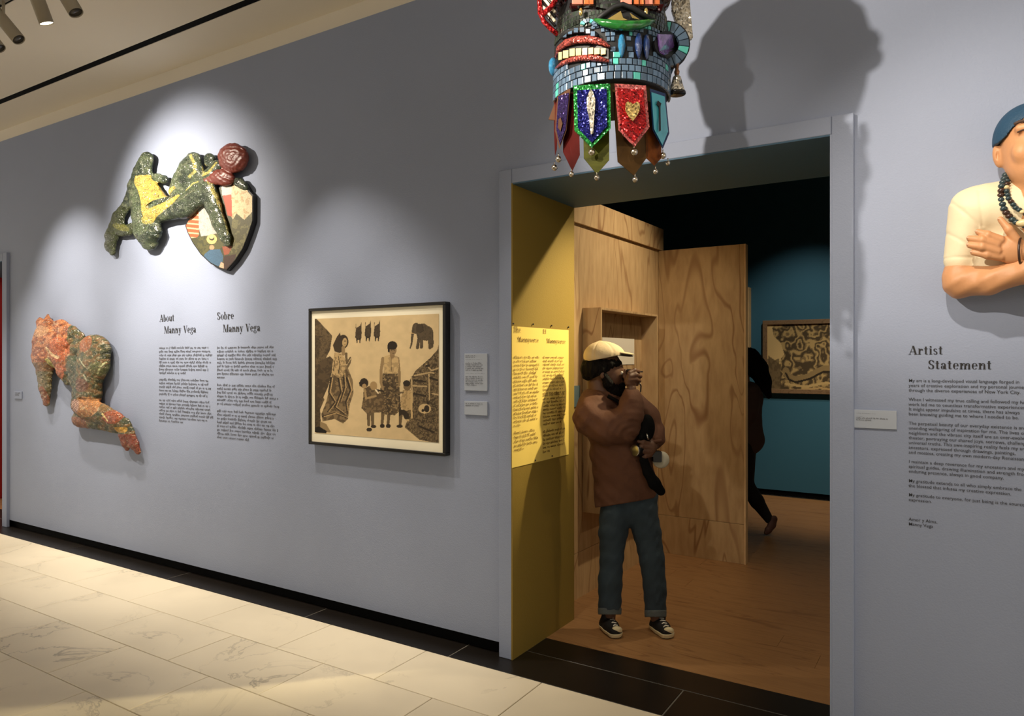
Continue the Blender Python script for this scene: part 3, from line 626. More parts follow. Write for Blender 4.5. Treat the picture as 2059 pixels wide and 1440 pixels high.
    k = d.poly([(830, 960), (880, 965), (915, 1000), (910, 1050), (880, 1040), (860, 1000), (832, 1020)], dk); d.ell(905, 1050, 14, 10, C(196, 166, 116))
sx = lambda zx, zy: PY(600 + zx / 4.116, 590 + zy / 4.116, gy + .010)
a, b_, c_ = sx(135, 1155), sx(1162, 1238), sx(135, 208)
zlo = (a.z + b_.z) / 2; zhi = (c_.z + sx(1162, 172).z) / 2
drawn_sheet('ink_drawing', (a.x, gy + .0105, zlo), (b_.x, gy + .0105, zlo), (a.x, gy + .0105, zhi), 340, 300, z7, C(214, 188, 142), draw_picture, m_print, gp)
# ================================================================== labels and wall texts
m_ink = mat('black_vinyl', C(30, 29, 32), .6); m_ink4 = mat('charcoal_vinyl', C(62, 63, 68), .6); m_ink2 = mat('grey_vinyl', C(72, 72, 76), .6); m_ink3 = mat('brown_ink', C(112, 84, 40), .7); m_lab = mat('pale_label_card', C(168, 176, 190), .6)
LN = Vector((0, -.0008, 0)); wallp = lambda u, v: PY(u, v, YW - .0015); rng = random.Random(5)
def card(pxs, label, blocks, cm=m_lab, y=YW):
    (u0, v0, u1, v1) = pxs; A = PY(u0, v0, y - .006); B = PY(u1, v1, y - .006)
    t = thing('wall_label', ((A.x + B.x) / 2, y, min(A.z, B.z)), label, 'label'); zt = PY((u0 + u1) / 2, v0, y - .006).z; zb = PY((u0 + u1) / 2, v1, y - .006).z
    box('card', (A.x, B.x, y - .008, y - .0004, zb, zt), cm, t, .001)
    pl = lambda u, v: PY(u, v, y - .0092)
    for (a0, b0, a1, b1, nl, last, w_) in blocks: print_block('small_print', pl, (a0, b0), (a1, b0), (a0, b1), nl, last, m_ink2, t, LN, rng, w_)
card((934, 711, 980, 786), 'taller pale text label, upper of two right of the black framed picture', [(936, 716, 957, 719, 2, .9, 16), (936, 723, 973, 724, 1, .9, 24), (936, 731, 972, 745, 5, .9, 30), (936, 751, 974, 752, 1, 1, 28), (936, 758, 972, 775, 6, .6, 30)])
card((934, 807, 980, 835), 'small pale text label, lower of two right of the black framed picture', [(936, 812, 973, 816, 2, .7, 28)])
card((1716, 825, 1803, 862), 'pale text label between the doorway and the artist statement', [(1722, 831, 1761, 832, 1, 1, 20), (1722, 837, 1738, 838, 1, .8, 14), (1722, 841, 1787, 845, 2, .5, 40)])
card((29, 787, 44, 802), 'tiny label beside the far left doorway', [(31, 791, 41, 795, 2, .7, 12)], m_blue)
def wtext(label, loc): return thing('wall_text', loc, label, 'text')
t = wtext('English wall text headed About, left of two columns beside the orange sculpture', wallp(370, 760))
heading('heading', 'About', wallp, (321, 647), (350, 646), 14, m_ink, t, LN); heading('heading', 'Manny Vega', wallp, (330, 670.5), (394, 668.5), 14, m_ink, t, LN)
def zt(x, y): return (300 + x / 4.8, 610 + y / 4.8)
for y0, y1, nl, la in ((440, 678, 8, .5), (742, 882, 5, .9), (940, 1138, 7, .45)):
    print_block('paragraph', wallp, zt(97, y0), zt(610, y0), zt(97, y1), nl, la, m_ink2, t, LN, rng, 58)
t = wtext('Spanish wall text headed Sobre, right of two columns beside the orange sculpture', wallp(500, 760))
heading('heading', 'Sobre', wallp, (436.5, 643), (470, 641), 15, m_ink, t, LN); heading('heading', 'Manny Vega', wallp, (448.5, 668), (523, 665), 15, m_ink, t, LN)
for y0, y1, nl, la in ((437, 722, 9, .15), (795, 975, 6, 1.02), (1045, 1298, 8, .55)):
    print_block('paragraph', wallp, zt(655, y0), zt(1235, y0), zt(655, y1), nl, la, m_ink2, t, LN, rng, 58)
t = wtext('Artist Statement text in black letters on the wall at the right', wallp(1940, 900))
heading('heading', 'Artist', wallp, (1827, 713), (1896, 713), 17.5, m_ink, t, LN); heading('heading', 'Statement', wallp, (1866, 742), (1994, 742), 18, m_ink, t, LN)
ST = [(328, ['My art is a long-developed visual language forged in', 'years of creative exploration and my personal journey', 'through the diverse experiences of New York City.']),
      (458, ['When I witnessed my true calling and followed my heart', 'work led me to countless transformative experiences', 'It might appear impulsive at times, there has always', 'been knowing guiding me to where I needed to be.']),
      (622, ['The perpetual beauty of our everyday existence is an', 'unending wellspring of inspiration for me. The lives of', 'neighbors and the vibrant city itself are an ever-evolving', 'theater, portraying our shared joys, sorrows, challenges,', 'universal truths. This awe-inspiring reality fuels my art', 'ancestors, expressed through drawings, paintings,', 'and mosaics, creating my own modern-day Renaissance']),
      (886, ['I maintain a deep reverence for my ancestors and my', 'spiritual guides, drawing illumination and strength from', 'enduring presence, always in good company.']),
      (1018, ['My gratitude extends to all who simply embrace the', 'the blessed that infuses my creative expression.']),
      (1115, ['My gratitude to everyone, for just being is the source', 'expression.']), (1283, ['Amor y Alma,', 'Manny Vega'])]
ex1 = wallp(1827, 790); ex2 = wallp(2052, 790); Wd = ex2.x - ex1.x
v0, _ = text_line(None, ST[0][1][2], 1, 1); wid = max(v[0] for v in v0)
lead = .0168 + 0
pz = lambda zy: wallp(1827, 670 + (zy + 8) / 3.428)
for k, (zy, lines) in enumerate(ST):
    V = []; Fc = []; A = pz(zy); dz = (pz(zy + 33.3).z - A.z)
    for j, s in enumerate(lines):
        vv, ff = text_line(None, s, 1, 1); sx_ = Wd / wid; sz_ = -dz * .92; n = len(V)
        V += [A + Vector((x * sx_, -.0008, y * sz_ + j * dz)) for x, y in vv]; Fc += [tuple(i + n for i in f) for f in ff]
    pyd('paragraph', V, Fc, m_ink4, t)
# text sheet pinned on the yellow reveal
XS = XL + .008
yp = lambda u, v: PX(u, v, XS)
A, B = yp(1029, 655), yp(1143, 655); ya, yb_ = A.y, B.y; zt_, zb_ = yp(1030, 656).z, yp(1030, 941).z
m_sheet = mat('pale_yellow_sheet', C(238, 208, 108), .6)
t = thing('text_sheet', (XL, (ya + yb_) / 2, zb_), 'tall yellow text sheet pinned to the yellow side of the doorway', 'sign')
nb = 12; V = []; Fc = []
for i in range(nb + 1):
    y = ya + (yb_ - ya) * i / nb; bow = .0015 + .004 * math.sin(math.pi * i / nb) * .4
    V += [(XS + bow, y, zb_), (XS + bow, y, zt_)]
for i in range(nb): Fc.append((2 * i, 2 * i + 2, 2 * i + 3, 2 * i + 1))
sh = pyd('sheet', V, Fc, m_sheet, t); md_ = sh.modifiers.new('thickness', 'SOLIDIFY'); md_.thickness = .001; md_.offset = -1
LX = Vector((.0006, 0, 0)); m_pin = mat('black_pin', C(30, 26, 20), .4)
yp2 = lambda u, v: PX(u, v, XS + .0055)
def heading_y(s, pa, pb, caph):
    A = yp2(*pa); B = yp2(*pb); T = yp2(pa[0], pa[1] - caph); W, ps = words(s); e = B - A; e.z = 0; lay('heading', ps, A, e / W, Vector((0, 0, T.z - A.z)), m_ink3, t, LX)
heading_y('The', (1033, 668), (1047, 668.5), 12); heading_y('Mannyverse', (1041, 687), (1083, 688.5), 10)
heading_y('El', (1092, 671), (1098, 671), 9); heading_y('Mannyverse', (1099, 689.5), (1137, 690), 9)
def zy_(x, y): return (1000 + x / 2.483, 380 + y / 2.483)
for x0, x1, y0, y1, nl, la in ((82, 205, 845, 1188, 18, .25), (84, 200, 1225, 1310, 5, .4), (228, 335, 845, 1025, 11, 1), (228, 340, 1035, 1180, 9, .8), (228, 335, 1218, 1318, 6, .3)):
    print_block('paragraph', yp2, zy_(x0, y0), zy_(x1, y0), zy_(x0, y1), nl, la, m_ink3, t, LX, rng, 26)
for u, v in ((1031, 651), (1071, 652), (1108, 655), (1142, 658), (1075, 926), (1109, 917)):
    sphere('pin', yp(u, v) + Vector((.004, 0, 0)), .005, m_pin, t, 8, (1, 1, 1))
lb = box('wall_label', (OL + .009, OL + .014, 3.5, 3.86, 1.42, 1.72), m_paper); tag(lb, 'white text sheet on the red side of the far left doorway', 'label')
# ================================================================== track lights
m_can = mat('grey_spotlight_metal', C(156, 146, 126), .6); m_lens = mat('lit_lens', (1, .93, .72), .5, emit=6); m_lensoff = mat('dark_lens', C(60, 56, 50), .2)
HL = ['track spotlight with a glowing lens at the upper left of the ceiling', 'grey track spotlight tilted left, just left of the lit one', 'grey track spotlight tilted right, just right of the lit one', 'grey track spotlight at the left picture edge, below the tilted one']
def head(pos, aim, label, lit, L_=.26, r=.037):
    t = thing('track_spotlight', pos, label, 'spotlight', 'spotlights on the ceiling track'); d = (Vector(aim) - Vector(pos)).normalized()
    R = d.to_track_quat('Z', 'Y').to_matrix().to_4x4(); T = Matrix.Translation(pos) @ R
    lathe('lamp_can', [(r * .85, -L_), (r, -L_ + .01), (r, 0), (r * .93, 0), (r * .9, -.03)], m_can, t, 20, T)
    lathe('lens', [(r * .92, -.012), (r * .92, -.006)], m_lens if lit else m_lensoff, t, 20, T)
    top = Vector(pos) - d * L_ * .6
    tube('arm', [top, (top.x, top.y, ZC - .03)], .009, m_can, t); box('track_adapter', (top.x - .06, top.x + .06, top.y - .018, top.y + .018, ZC - .035, ZC), m_can, t, .003)
p1 = M(94, 48, 4.0); head(p1, p1 + Vector((.08, .35, -1)), HL[0], True)
p2 = M(38, 80, 4.35); head(p2, p2 + Vector((.62, .3, -.8)), HL[1], False)
p3 = M(153, 26, 3.75); head(p3, p3 + Vector((.5, .25, -.9)), HL[2], False)
p4 = M(0, 98, 4.75); head(p4, p4 + Vector((.6, .3, -.8)), HL[3], False)
# ================================================================== RELIEF: green reclining figure with painted heart
m_mos = mosaic('green_mosaic', 70, .28, .5); m_mos2 = mosaic('rust_mosaic', 75, .35, .6); m_hair = mat('rust_red_clay', C(104, 42, 32), .4, bump=.35, bscale=40)
m_edge = mat('black_edge', C(16, 15, 14), .5); m_heart = mosaic('painted_tiles', 190, .5, .15, glitter=.08)
sc1 = sp_wall(3.218, .0019)
def zc(s, ox, oy):
    def q(x, y, w, r): return (ox + x / s, oy + y / s, w, r / s)
    return q
q = zc(4.5, 180, 260)
def ch(q, pts, sw=1.0): return chain([q(*p) for p in pts], sw)
def paint_green(V):
    X = (V[:, 0] - 180) * 4.5; Y = (V[:, 1] - 260) * 4.5; n = fbm(X, Y, 90, 4); n2 = fbm(X, Y, 30, 6)
    d = Draw(X, Y, C(72, 84, 66)); d.put(n > .55, C(92, 106, 78), .8); d.put(n < .4, C(44, 58, 44), .8); d.put(n2 > .62, C(128, 134, 108), .5); d.put((X < 420) & (Y > 700), C(70, 78, 44), .7)
    Yc = C(222, 190, 92)
    d.poly([(445, 430), (560, 415), (600, 470), (690, 500), (720, 560), (810, 520), (820, 540), (740, 610), (640, 660), (590, 700), (600, 740), (700, 690), (860, 600), (880, 610), (840, 670), (760, 730), (680, 790), (620, 850), (560, 840), (540, 760), (520, 650), (490, 560), (450, 500)], Yc)
    d.ell(495, 470, 60, 50, C(206, 190, 104), a=.7); d.ell(585, 830, 50, 40, C(190, 176, 88), a=.6)
    d.line([(940, 240), (985, 320), (990, 390), (940, 440)], 22, C(206, 196, 112)); d.line([(1040, 330), (1060, 420), (1110, 400), (1170, 310)], 34, C(214, 200, 110), 16)
    d.line([(925, 560), (980, 500), (1030, 482)], 14, C(200, 190, 110)); d.line([(1120, 480), (1150, 560), (1190, 640), (1215, 720)], 34, C(196, 184, 104), 14); d.line([(1215, 720), (1260, 860), (1280, 960)], 12, C(180, 176, 120), 6)
    d.line([(560, 560), (650, 560), (680, 510)], 16, C(150, 140, 70), a=.5); d.put((n2 > .58) & (np.abs(Y - 620) < 260) & (X > 880) & (X < 1150), C(88, 100, 82), .6)
    d.ell(300, 890, 80, 30, C(136, 136, 66), .3, a=.7); d.line([(500, 300), (520, 400)], 16, C(150, 158, 140), 8, a=.6); d.line([(1000, 560), (900, 640), (780, 720)], 12, C(150, 150, 120), 5, a=.5)
    d.C *= .72; e_ = fbm(X, Y, 44, 77); d.put(np.abs(e_ - .5) < .014, C(24, 28, 22), .7); return d.C
g1 = thing('relief_sculpture', (-5.0, 3.262, 2.45), 'green and yellow mosaic relief of a reclining bather with red hair and a painted heart', 'sculpture')
pr = []
pr += ch(q, [(520, 262, 0, 58), (478, 380, 2, 76), (425, 520, 2, 76), (455, 660, -2, 84)])                 # raised leg
pr += ch(q, [(480, 300, 6, 50), (385, 500, 8, 46), (335, 660, 8, 42), (250, 790, 6, 50), (195, 960, 4, 58), (180, 1060, 4, 46), (200, 1115, 4, 26)])   # shin and foot
pr += ch(q, [(255, 850, 4, 50), (285, 915, 4, 50), (345, 915, 2, 44), (382, 880, 2, 36)])
pr += ch(q, [(560, 425, 4, 30), (610, 435, 3, 32), (668, 452, 2, 40)])
pr += ch(q, [(440, 600, 0, 76), (515, 780, -6, 112), (545, 930, -8, 118), (548, 1020, -2, 76)])
pr += ch(q, [(520, 520, -4, 100), (620, 720, -6, 130), (740, 720, -6, 100), (860, 690, -6, 120), (960, 620, -6, 100), (1080, 580, -6, 78)])
pr += ch(q, [(945, 270, 0, 62), (915, 350, -4, 88), (850, 470, -4, 85), (800, 560, -4, 70)])
pr += ch(q, [(940, 280, 0, 60), (980, 400, -2, 60), (990, 520, -4, 80)])
pr += ch(q, [(1080, 262, 4, 48), (1075, 300, 4, 40)])
pr += ch(q, [(1030, 500, -4, 70), (1100, 420, -4, 55), (1160, 330, -2, 50)])
pr += ch(q, [(1080, 550, -8, 84), (1140, 700, -10, 66), (1195, 860, -10, 58), (1245, 980, -8, 46), (1262, 1040, -6, 26)])
pr += ch(q, [(1350, 480, 0, 44), (1400, 520, 2, 34)])
backcut = lambda X, Y, Z: Z - 22.5
crease = [cap(q(600, 715, -33, 0)[:3], q(830, 555, -33, 0)[:3], 4.5), cap(q(320, 720, -14, 0)[:3], q(352, 800, -14, 0)[:3], 5, sw=.3), cap(q(1090, 330, -20, 0)[:3], q(1120, 350, -20, 0)[:3], 5), cap(q(880, 660, -34, 0)[:3], q(960, 500, -34, 0)[:3], 2.4)]
blob('body', pr, .85, sc1, m_mos, g1, paint_green, k=5, cut=backcut, sub=crease, disp=lambda X, Y, Z: .5 * np.sin(X * .35) * np.sin(Y * .4))
hp = [ell(q(1310, 262, -4, 0)[:3], (132 / 4.5, 132 / 4.5, 24)), ell(q(1225, 440, -6, 0)[:3], (100 / 4.5, 76 / 4.5, 18), .2)] + ch(q, [(1180, 440, -8, 60), (1090, 475, -10, 36), (1045, 470, -8, 24)])
def curls(X, Y, Z):
    a = np.hypot(X - (180 + 1330 / 4.5), Y - (260 + 250 / 4.5)); t = np.arctan2(Y - 316, X - 475); return 1.5 * (vnoise(X + 3 * np.sin(Y * .3), Y + 3 * np.sin(X * .25), 4.5, 8) - .5) + .5 * np.sin(a * .8 + 2.2 * np.sin(t * 3))
blob('hair', hp, .75, sc1, m_hair, g1, k=5, cut=backcut, disp=curls)
HP = [(862, 872), (905, 790), (975, 735), (1010, 690), (1110, 560), (1200, 505), (1290, 500), (1350, 450), (1405, 490), (1440, 555), (1480, 600), (1480, 700), (1478, 830), (1440, 950), (1390, 1080), (1320, 1190), (1240, 1280), (1180, 1262), (1090, 1215), (1000, 1130), (930, 1030), (885, 940)]
def q1(x, y): return 180 + x / 4.5, 260 + y / 4.5
def heart_paint(V):
    u, v = proj(V); X = (u - 180) * 4.5; Y = (v - 260) * 4.5; d = Draw(X, Y, C(66, 66, 36)); n = fbm(X, Y, 26, 31)
    k = d.poly([(1190, 480), (1500, 440), (1500, 760), (1440, 820), (1300, 820), (1230, 700)], C(226, 204, 158)); d.put(k & (n > .6), C(190, 150, 96), .7)
    k = d.poly([(1330, 760), (1400, 820), (1480, 740), (1500, 1000), (1380, 1150), (1260, 1150), (1290, 830)], C(80, 76, 36)); d.put(k & (n > .58), C(118, 112, 64), .8)
    d.poly([(1190, 480), (1285, 500), (1285, 600), (1200, 600)], C(205, 200, 190)); d.poly([(1205, 600), (1285, 590), (1290, 790), (1250, 780)], C(184, 70, 36))
    k = d.poly([(860, 860), (990, 700), (990, 960), (940, 1010), (890, 980)], C(186, 88, 44)); d.put(k & (np.mod(Y - .1 * X, 42) < 13), C(224, 190, 150), .9)
    k = d.poly([(985, 690), (1050, 690), (1160, 960), (1010, 970), (990, 900)], C(186, 184, 176)); d.put(k & (n > .6), C(150, 150, 144), .6)
    k = d.poly([(900, 990), (1080, 960), (1200, 930), (1240, 1110), (1040, 1140), (1000, 1140)], C(84, 82, 40)); d.put(k & (n > .55), C(54, 56, 28), .8)
    d.ell(1106, 995, 46, 44, C(222, 198, 120)); d.ell(1106, 985, 24, 22, C(50, 44, 26)); d.ell(1104, 975, 20, 16, C(236, 214, 140)); d.ell(1106, 1070, 22, 22, C(204, 150, 110))
    d.poly([(1040, 1130), (1090, 1090), (1180, 1085), (1210, 1150), (1200, 1230), (1140, 1245), (1030, 1180)], C(62, 96, 124)); d.poly([(1190, 1200), (1216, 1215), (1216, 1280), (1170, 1255)], C(214, 170, 140))
    d.poly([(1200, 1060), (1290, 1060), (1260, 1130), (1220, 1140)], C(150, 76, 46)); k = d.poly([(1215, 1150), (1330, 1130), (1260, 1300), (1215, 1290)], C(60, 34, 20))
    return d.C
yf = 3.222
outer = [PY(*q1(x, y), yf) for x, y in HP]
prism('heart_edge', outer, (0, .038, 0), m_edge, g1, .004)
a0, b0 = PY(*q1(850, 1310), yf - .0015), PY(*q1(1500, 1310), yf - .0015); t0 = PY(*q1(850, 440), yf - .0015)
nx, ny = 220, 250; xs = np.linspace(a0.x, b0.x, nx); zs = np.linspace(PY(*q1(1240, 1305), yf).z, PY(*q1(1350, 445), yf).z, ny)
Xg, Zg = np.meshgrid(xs, zs, indexing='ij'); V = np.stack([Xg.ravel(), np.full(Xg.size, yf - .0015), Zg.ravel()], 1); u, v = proj(V)
cxh, cyh = 1200, 870; HPi = [(cxh + (x - cxh) * .975, cyh + (y - cyh) * .975) for x, y in HP]
ins = inpoly((u - 180) * 4.5, (v - 260) * 4.5, HPi); idx = np.arange(nx * ny).reshape(nx, ny)
Q = np.stack([idx[:-1, :-1], idx[1:, :-1], idx[1:, 1:], idx[:-1, 1:]], -1).reshape(-1, 4); Q = Q[ins[Q].all(1)]
us = np.unique(Q); rm = -np.ones(len(V), int); rm[us] = np.arange(len(us))
pyd('painted_heart', V[us], rm[Q], m_heart, g1, False, heart_paint(V)[us])
# ================================================================== RELIEF: rust and green figure
sc2 = sp_wall(3.214, .0021); q = zc(4.364, 40, 600)
def paint_rust(V):
    X = (V[:, 0] - 40) * 4.364; Y = (V[:, 1] - 600) * 4.364; n = fbm(X, Y, 80, 14); n2 = fbm(X, Y, 26, 16); n3 = fbm(X, Y, 14, 19)
    d = Draw(X, Y, C(96, 92, 56)); d.put(n2 > .55, C(128, 92, 52), .8); d.put(n2 < .38, C(52, 62, 44), .8)
    k = (X < 450) & (Y < 640); d.put(k, C(166, 94, 54), .85); d.put(k & (n2 > .58), C(196, 128, 82), .8); d.put(k & (n2 < .4), C(122, 60, 36), .8)
    d.ell(230, 290, 70, 50, C(206, 160, 116), a=.6); d.put((X < 300) & (Y > 560), C(110, 96, 58), .6); d.ell(220, 860, 40, 90, C(150, 82, 54), a=.8)
    d.ell(400, 450, 70, 110, C(190, 96, 56), a=.7); d.line([(300, 440), (350, 500), (390, 520)], 26, C(226, 190, 140)); d.line([(300, 540), (330, 620)], 30, C(170, 160, 90)); d.ell(385, 640, 40, 70, C(182, 96, 56), a=.9)
    d.ell(640, 400, 60, 70, C(164, 88, 50), a=.7); d.ell(610, 760, 60, 60, C(116, 62, 46), a=.7); d.put((X > 440) & (X < 560) & (Y > 500) & (Y < 920), C(58, 74, 58), .6)
    d.line([(600, 530), (660, 600)], 10, C(190, 186, 150)); d.line([(640, 670), (660, 720)], 12, C(190, 190, 160)); d.ell(745, 620, 60, 60, C(110, 116, 72), a=.6); d.line([(790, 560), (740, 660)], 10, C(190, 190, 140))
    k = d.ell(640, 950, 120, 90, C(172, 114, 62)); d.put(k & (n3 > .6), C(196, 150, 90), .7); k = d.ell(545, 940, 50, 60, C(186, 150, 128)); d.put(k & (np.sin(X * .2 + Y * .3) > .2), C(140, 70, 48), .8)
    d.put((X > 480) & (X < 620) & (Y > 1040), C(150, 84, 56), .7); d.ell(860, 1040, 70, 60, C(156, 72, 42), a=.8); d.line([(890, 1150), (950, 1150)], 50, C(214, 160, 52), a=.9); d.put(Y > 1190, C(134, 58, 38), .9); d.line([(790, 1010), (830, 1070)], 12, C(220, 196, 130))
    d.put(n3 > .7, C(214, 196, 160), .4); return d.C
g2 = thing('relief_sculpture', (-6.6, 3.262, 1.5), 'rust and green mosaic relief of a kneeling figure at the lower left of the wall', 'sculpture')
pr = ch(q, [(175, 215, 4, 40), (240, 260, -2, 80), (235, 380, -6, 100), (235, 520, -6, 108), (225, 640, -4, 66), (225, 780, -2, 52), (225, 920, 4, 28)])
pr += ch(q, [(230, 150, 6, 12), (240, 220, 4, 50)]) + ch(q, [(158, 180, 6, 12), (190, 230, 4, 40)])
pr += ch(q, [(240, 330, -6, 90), (340, 400, -10, 100), (375, 520, -8, 80), (400, 640, -4, 62), (420, 730, 0, 34)])
pr += ch(q, [(360, 250, 0, 66), (400, 380, -4, 80)]) + ch(q, [(350, 260, 0, 60), (450, 300, 0, 60), (510, 340, 4, 46), (500, 450, 0, 70)])
pr += ch(q, [(665, 450, -4, 132), (660, 580, -8, 132), (620, 720, -8, 110), (600, 830, -4, 118), (580, 930, -2, 116)]) + ch(q, [(430, 520, 2, 80), (500, 600, 0, 90), (520, 740, 2, 80)])
pr += ch(q, [(620, 960, -14, 94), (740, 1010, -12, 84), (850, 1070, -8, 76), (915, 1110, -4, 62), (950, 1180, -2, 54), (1000, 1280, 0, 40), (1035, 1350, 2, 22)])
pr += ch(q, [(540, 1060, -2, 74), (700, 1090, -2, 60), (850, 1130, 0, 56)]) + ch(q, [(920, 1200, -2, 48), (930, 1270, 0, 36), (938, 1320, 2, 20)])
cut2 = lambda X, Y, Z: Z - 22.0
blob('body', pr, .8, sc2, m_mos2, g2, paint_rust, k=4, cut=cut2, disp=lambda X, Y, Z: .55 * np.sin(X * .5 + np.sin(Y * .3)) * np.sin(Y * .45), sub=[cap(q(600, 880, -30, 0)[:3], q(720, 900, -30, 0)[:3], 3)])
# ================================================================== RELIEF BUST at the right
bs = thing('bust_sculpture', (0.1, 3.262, 1.75), 'painted relief bust of a smiling man in blue cap, hand on his chest', 'sculpture')
scb = sp_wall(3.17, .0019)
m_tan = mat('painted_skin', C(200, 144, 100), .5, bump=.12, bscale=50, vary=.08, vscale=9); m_shirt = mat('cream_shirt_plaster', C(228, 214, 180), .6, bump=.15, bscale=30); m_bcap = mat('blue_cap_plaster', C(26, 64, 92), .6, bump=.3, bscale=70)
m_brow = mat('brow_brown', C(66, 44, 32), .7); m_bead = mat('dark_green_beads', C(46, 62, 66), .25); m_bead2 = mat('dark_brown_beads', C(58, 38, 30), .3); m_pale = mat('pale_beads', C(214, 196, 150), .35); m_nail = mat('pinkish_nail', C(206, 156, 122), .35); m_lip = mat('lip_brown', C(168, 92, 70), .5)
cb = lambda X, Y, Z: Z - 48
FX = 2092
pr = [ell((FX, 300, 5), (80, 92, 62)), ell((FX, 340, -8), (66, 56, 50)), ell((2007, 312, 10), (11, 23, 12), -.15), ell((2 * FX - 2007, 312, 10), (11, 23, 12), .15)]
pr += [cap((FX, 290, -54), (FX, 322, -70), 9, 15), ell((2054, 318, -42), (22, 20, 16)), ell((2130, 318, -42), (22, 20, 16)), cap((2046, 272, -46), (2078, 268, -54), 8), cap((2106, 268, -54), (2138, 272, -46), 8), ell((FX, 362, -42), (26, 18, 18))]
pr += [cap((FX, 370, 10), (FX, 440, 12), 50, 58)]
blob('head', pr, 2.0, scb, m_tan, bs, k=10, cut=cb, sub=[cap((2046, 285, -62), (2074, 283, -70), 4), cap((2110, 283, -70), (2138, 285, -62), 4), cap((2046, 330, -60), (2060, 306, -66), 3.5), cap((2070, 342, -72), (2114, 342, -72), 3.5), ell((2005, 314, -4), (4, 12, 6))])
tube('closed_eyelid', scb(np.array([[2042 + i * 4, 281 - 5 * math.sin(math.pi * i / 8), -52 - .7 * i] for i in range(9)])), .0028, m_brow, bs)
tube('eyebrow', scb(np.array([[2036 + i * 5, 268 - 9 * math.sin(math.pi * (i + 1) / 9), -50 - .8 * i] for i in range(9)])), .006, m_brow, bs)
tube('closed_eyelid', scb(np.array([[2 * FX - 2042 - i * 4, 281 - 5 * math.sin(math.pi * i / 8), -52 - .7 * i] for i in range(9)])), .0028, m_brow, bs)
tube('eyebrow', scb(np.array([[2 * FX - 2036 - i * 5, 268 - 9 * math.sin(math.pi * (i + 1) / 9), -50 - .8 * i] for i in range(9)])), .006, m_brow, bs)
tube('lips', scb(np.array([[2062 + i * 6, 336 + 9 * math.sin(math.pi * i / 10), -64 - 5 * math.sin(math.pi * i / 10)] for i in range(11)])), .006, m_lip, bs)
blob('cap', [ell((FX, 285, 14), (97, 84, 66))], 2.0, scb, m_bcap, bs, cut=[cb, lambda X, Y, Z: Y - (292 - .0 * X - np.clip((np.abs(X - FX) * -1 + 86), 0, 90) * .62 - np.clip(-Z, 0, 60) * .0)], sub=[ell((FX, 325, -6), (84, 96, 74))], k=4)
pr = [ell((FX, 560, 22), (165, 170, 50)), cap((1990, 420, 20), (2194, 420, 20), 52), cap((1955, 425, 22), (1932, 520, 20), 50, 36), cap((2229, 425, 22), (2252, 520, 20), 50, 36), ell((FX, 430, 16), (140, 70, 46)), cap((2030, 380, 22), (1975, 410, 22), 24, 40), cap((2154, 380, 22), (2210, 410, 22), 24, 40)]
fold = lambda X, Y, Z: 1.6 * np.exp(-((Y - 410 - .9 * (X - 1915)) / 5) ** 2) * (X < 1970) + 1.4 * np.exp(-((Y - 470 - .6 * (X - 1905)) / 4) ** 2) * (X < 1950) + 1.2 * np.exp(-((X - 1970 - .1 * (Y - 400)) / 4) ** 2) * (Y > 385) * (Y < 460) + 1.2 * np.exp(-((Y - 519) / 2.5) ** 2) * (X < 1962)
blob('shirt', pr, 2.0, scb, m_shirt, bs, k=12, cut=[cb, lambda X, Y, Z: Y - np.where(np.abs(X - FX) > 120, 537, 548)], sub=[ell((FX, 368, -32), (42, 62, 52))], disp=fold)
# forearms and hands
pr = ch(lambda x, y, w, r: (x, y, w, r), [(1931, 530, 16, 33), (1928, 565, 8, 33), (1990, 566, -16, 27), (2060, 548, -34, 24), (2120, 528, -42, 19), (2160, 505, -44, 16)])
blob('forearm', pr, 1.6, scb, m_tan, bs, k=8, cut=[cb, lambda X, Y, Z: np.where(X < 1975, 536 - Y, -99)], disp=lambda X, Y, Z: .7 * np.sin(X * .12 + Y * .2))
pr = [ell((2030, 508, -40), (40, 27, 15), .15)] + ch(lambda *a: a, [(2253, 545, 10, 33), (2200, 550, -20, 26), (2120, 532, -34, 22), (2060, 515, -42, 18)])
fg = [[(2010, 490, -48, 9.5), (1985, 481, -52, 8.5), (1966, 474, -48, 6)], [(2002, 500, -50, 9.5), (1974, 491, -56, 8.6), (1949, 487, -50, 6)], [(2004, 512, -50, 9.5), (1974, 504, -56, 8.4), (1949, 500, -50, 6)], [(2010, 522, -46, 9), (1984, 519, -52, 8), (1956, 514, -48, 5.6)], [(2042, 492, -44, 11), (2026, 470, -50, 9), (2010, 450, -48, 6.4)]]
for f in fg: pr += ch(lambda *a: a, f)
blob('hand', pr, 1.3, scb, m_tan, bs, k=3.5, cut=cb)
for i, f in enumerate(fg):
    x, y, w_, r = f[-1]; c = scb(np.array([[x - 2, y - 1, w_ - r * .72]]))[0]; sphere('fingernail', c, .0075, m_nail, bs, 8, (1, .35, .6))
tube('bracelet', scb(np.array([[2050 - 6 * math.sin(a), 512 - 26 * math.cos(a), -44 - 22 * math.sin(a)] for a in np.linspace(.1, 3.0, 12)])), .004, m_bead2, bs)
def strand(pts, cols, step=9.5, r=5.2):
    P = np.array(pts, float); seg = np.hypot(*np.diff(P[:, :2], axis=0).T); cum = np.r_[0, np.cumsum(seg)]
    n = int(cum[-1] / step)
    for i in range(n + 1):
        s = i * step; p = [np.interp(s, cum, P[:, k]) for k in range(3)]; c = scb(np.array([p]))[0]
        sphere('bead', c, .0019 * r, cols[(i * 7 // 3) % len(cols)], bs, 8, (1.25, 1, 1))
strand([(2022, 352, 0), (2013, 380, -24), (2011, 405, -28), (2018, 430, -34), (2036, 452, -40), (2060, 462, -44), (2092, 468, -46), (2140, 452, -42), (2168, 400, -26), (2160, 352, 0)], [m_bead, m_bead, m_bead, m_bead2, m_bead, m_bead2])
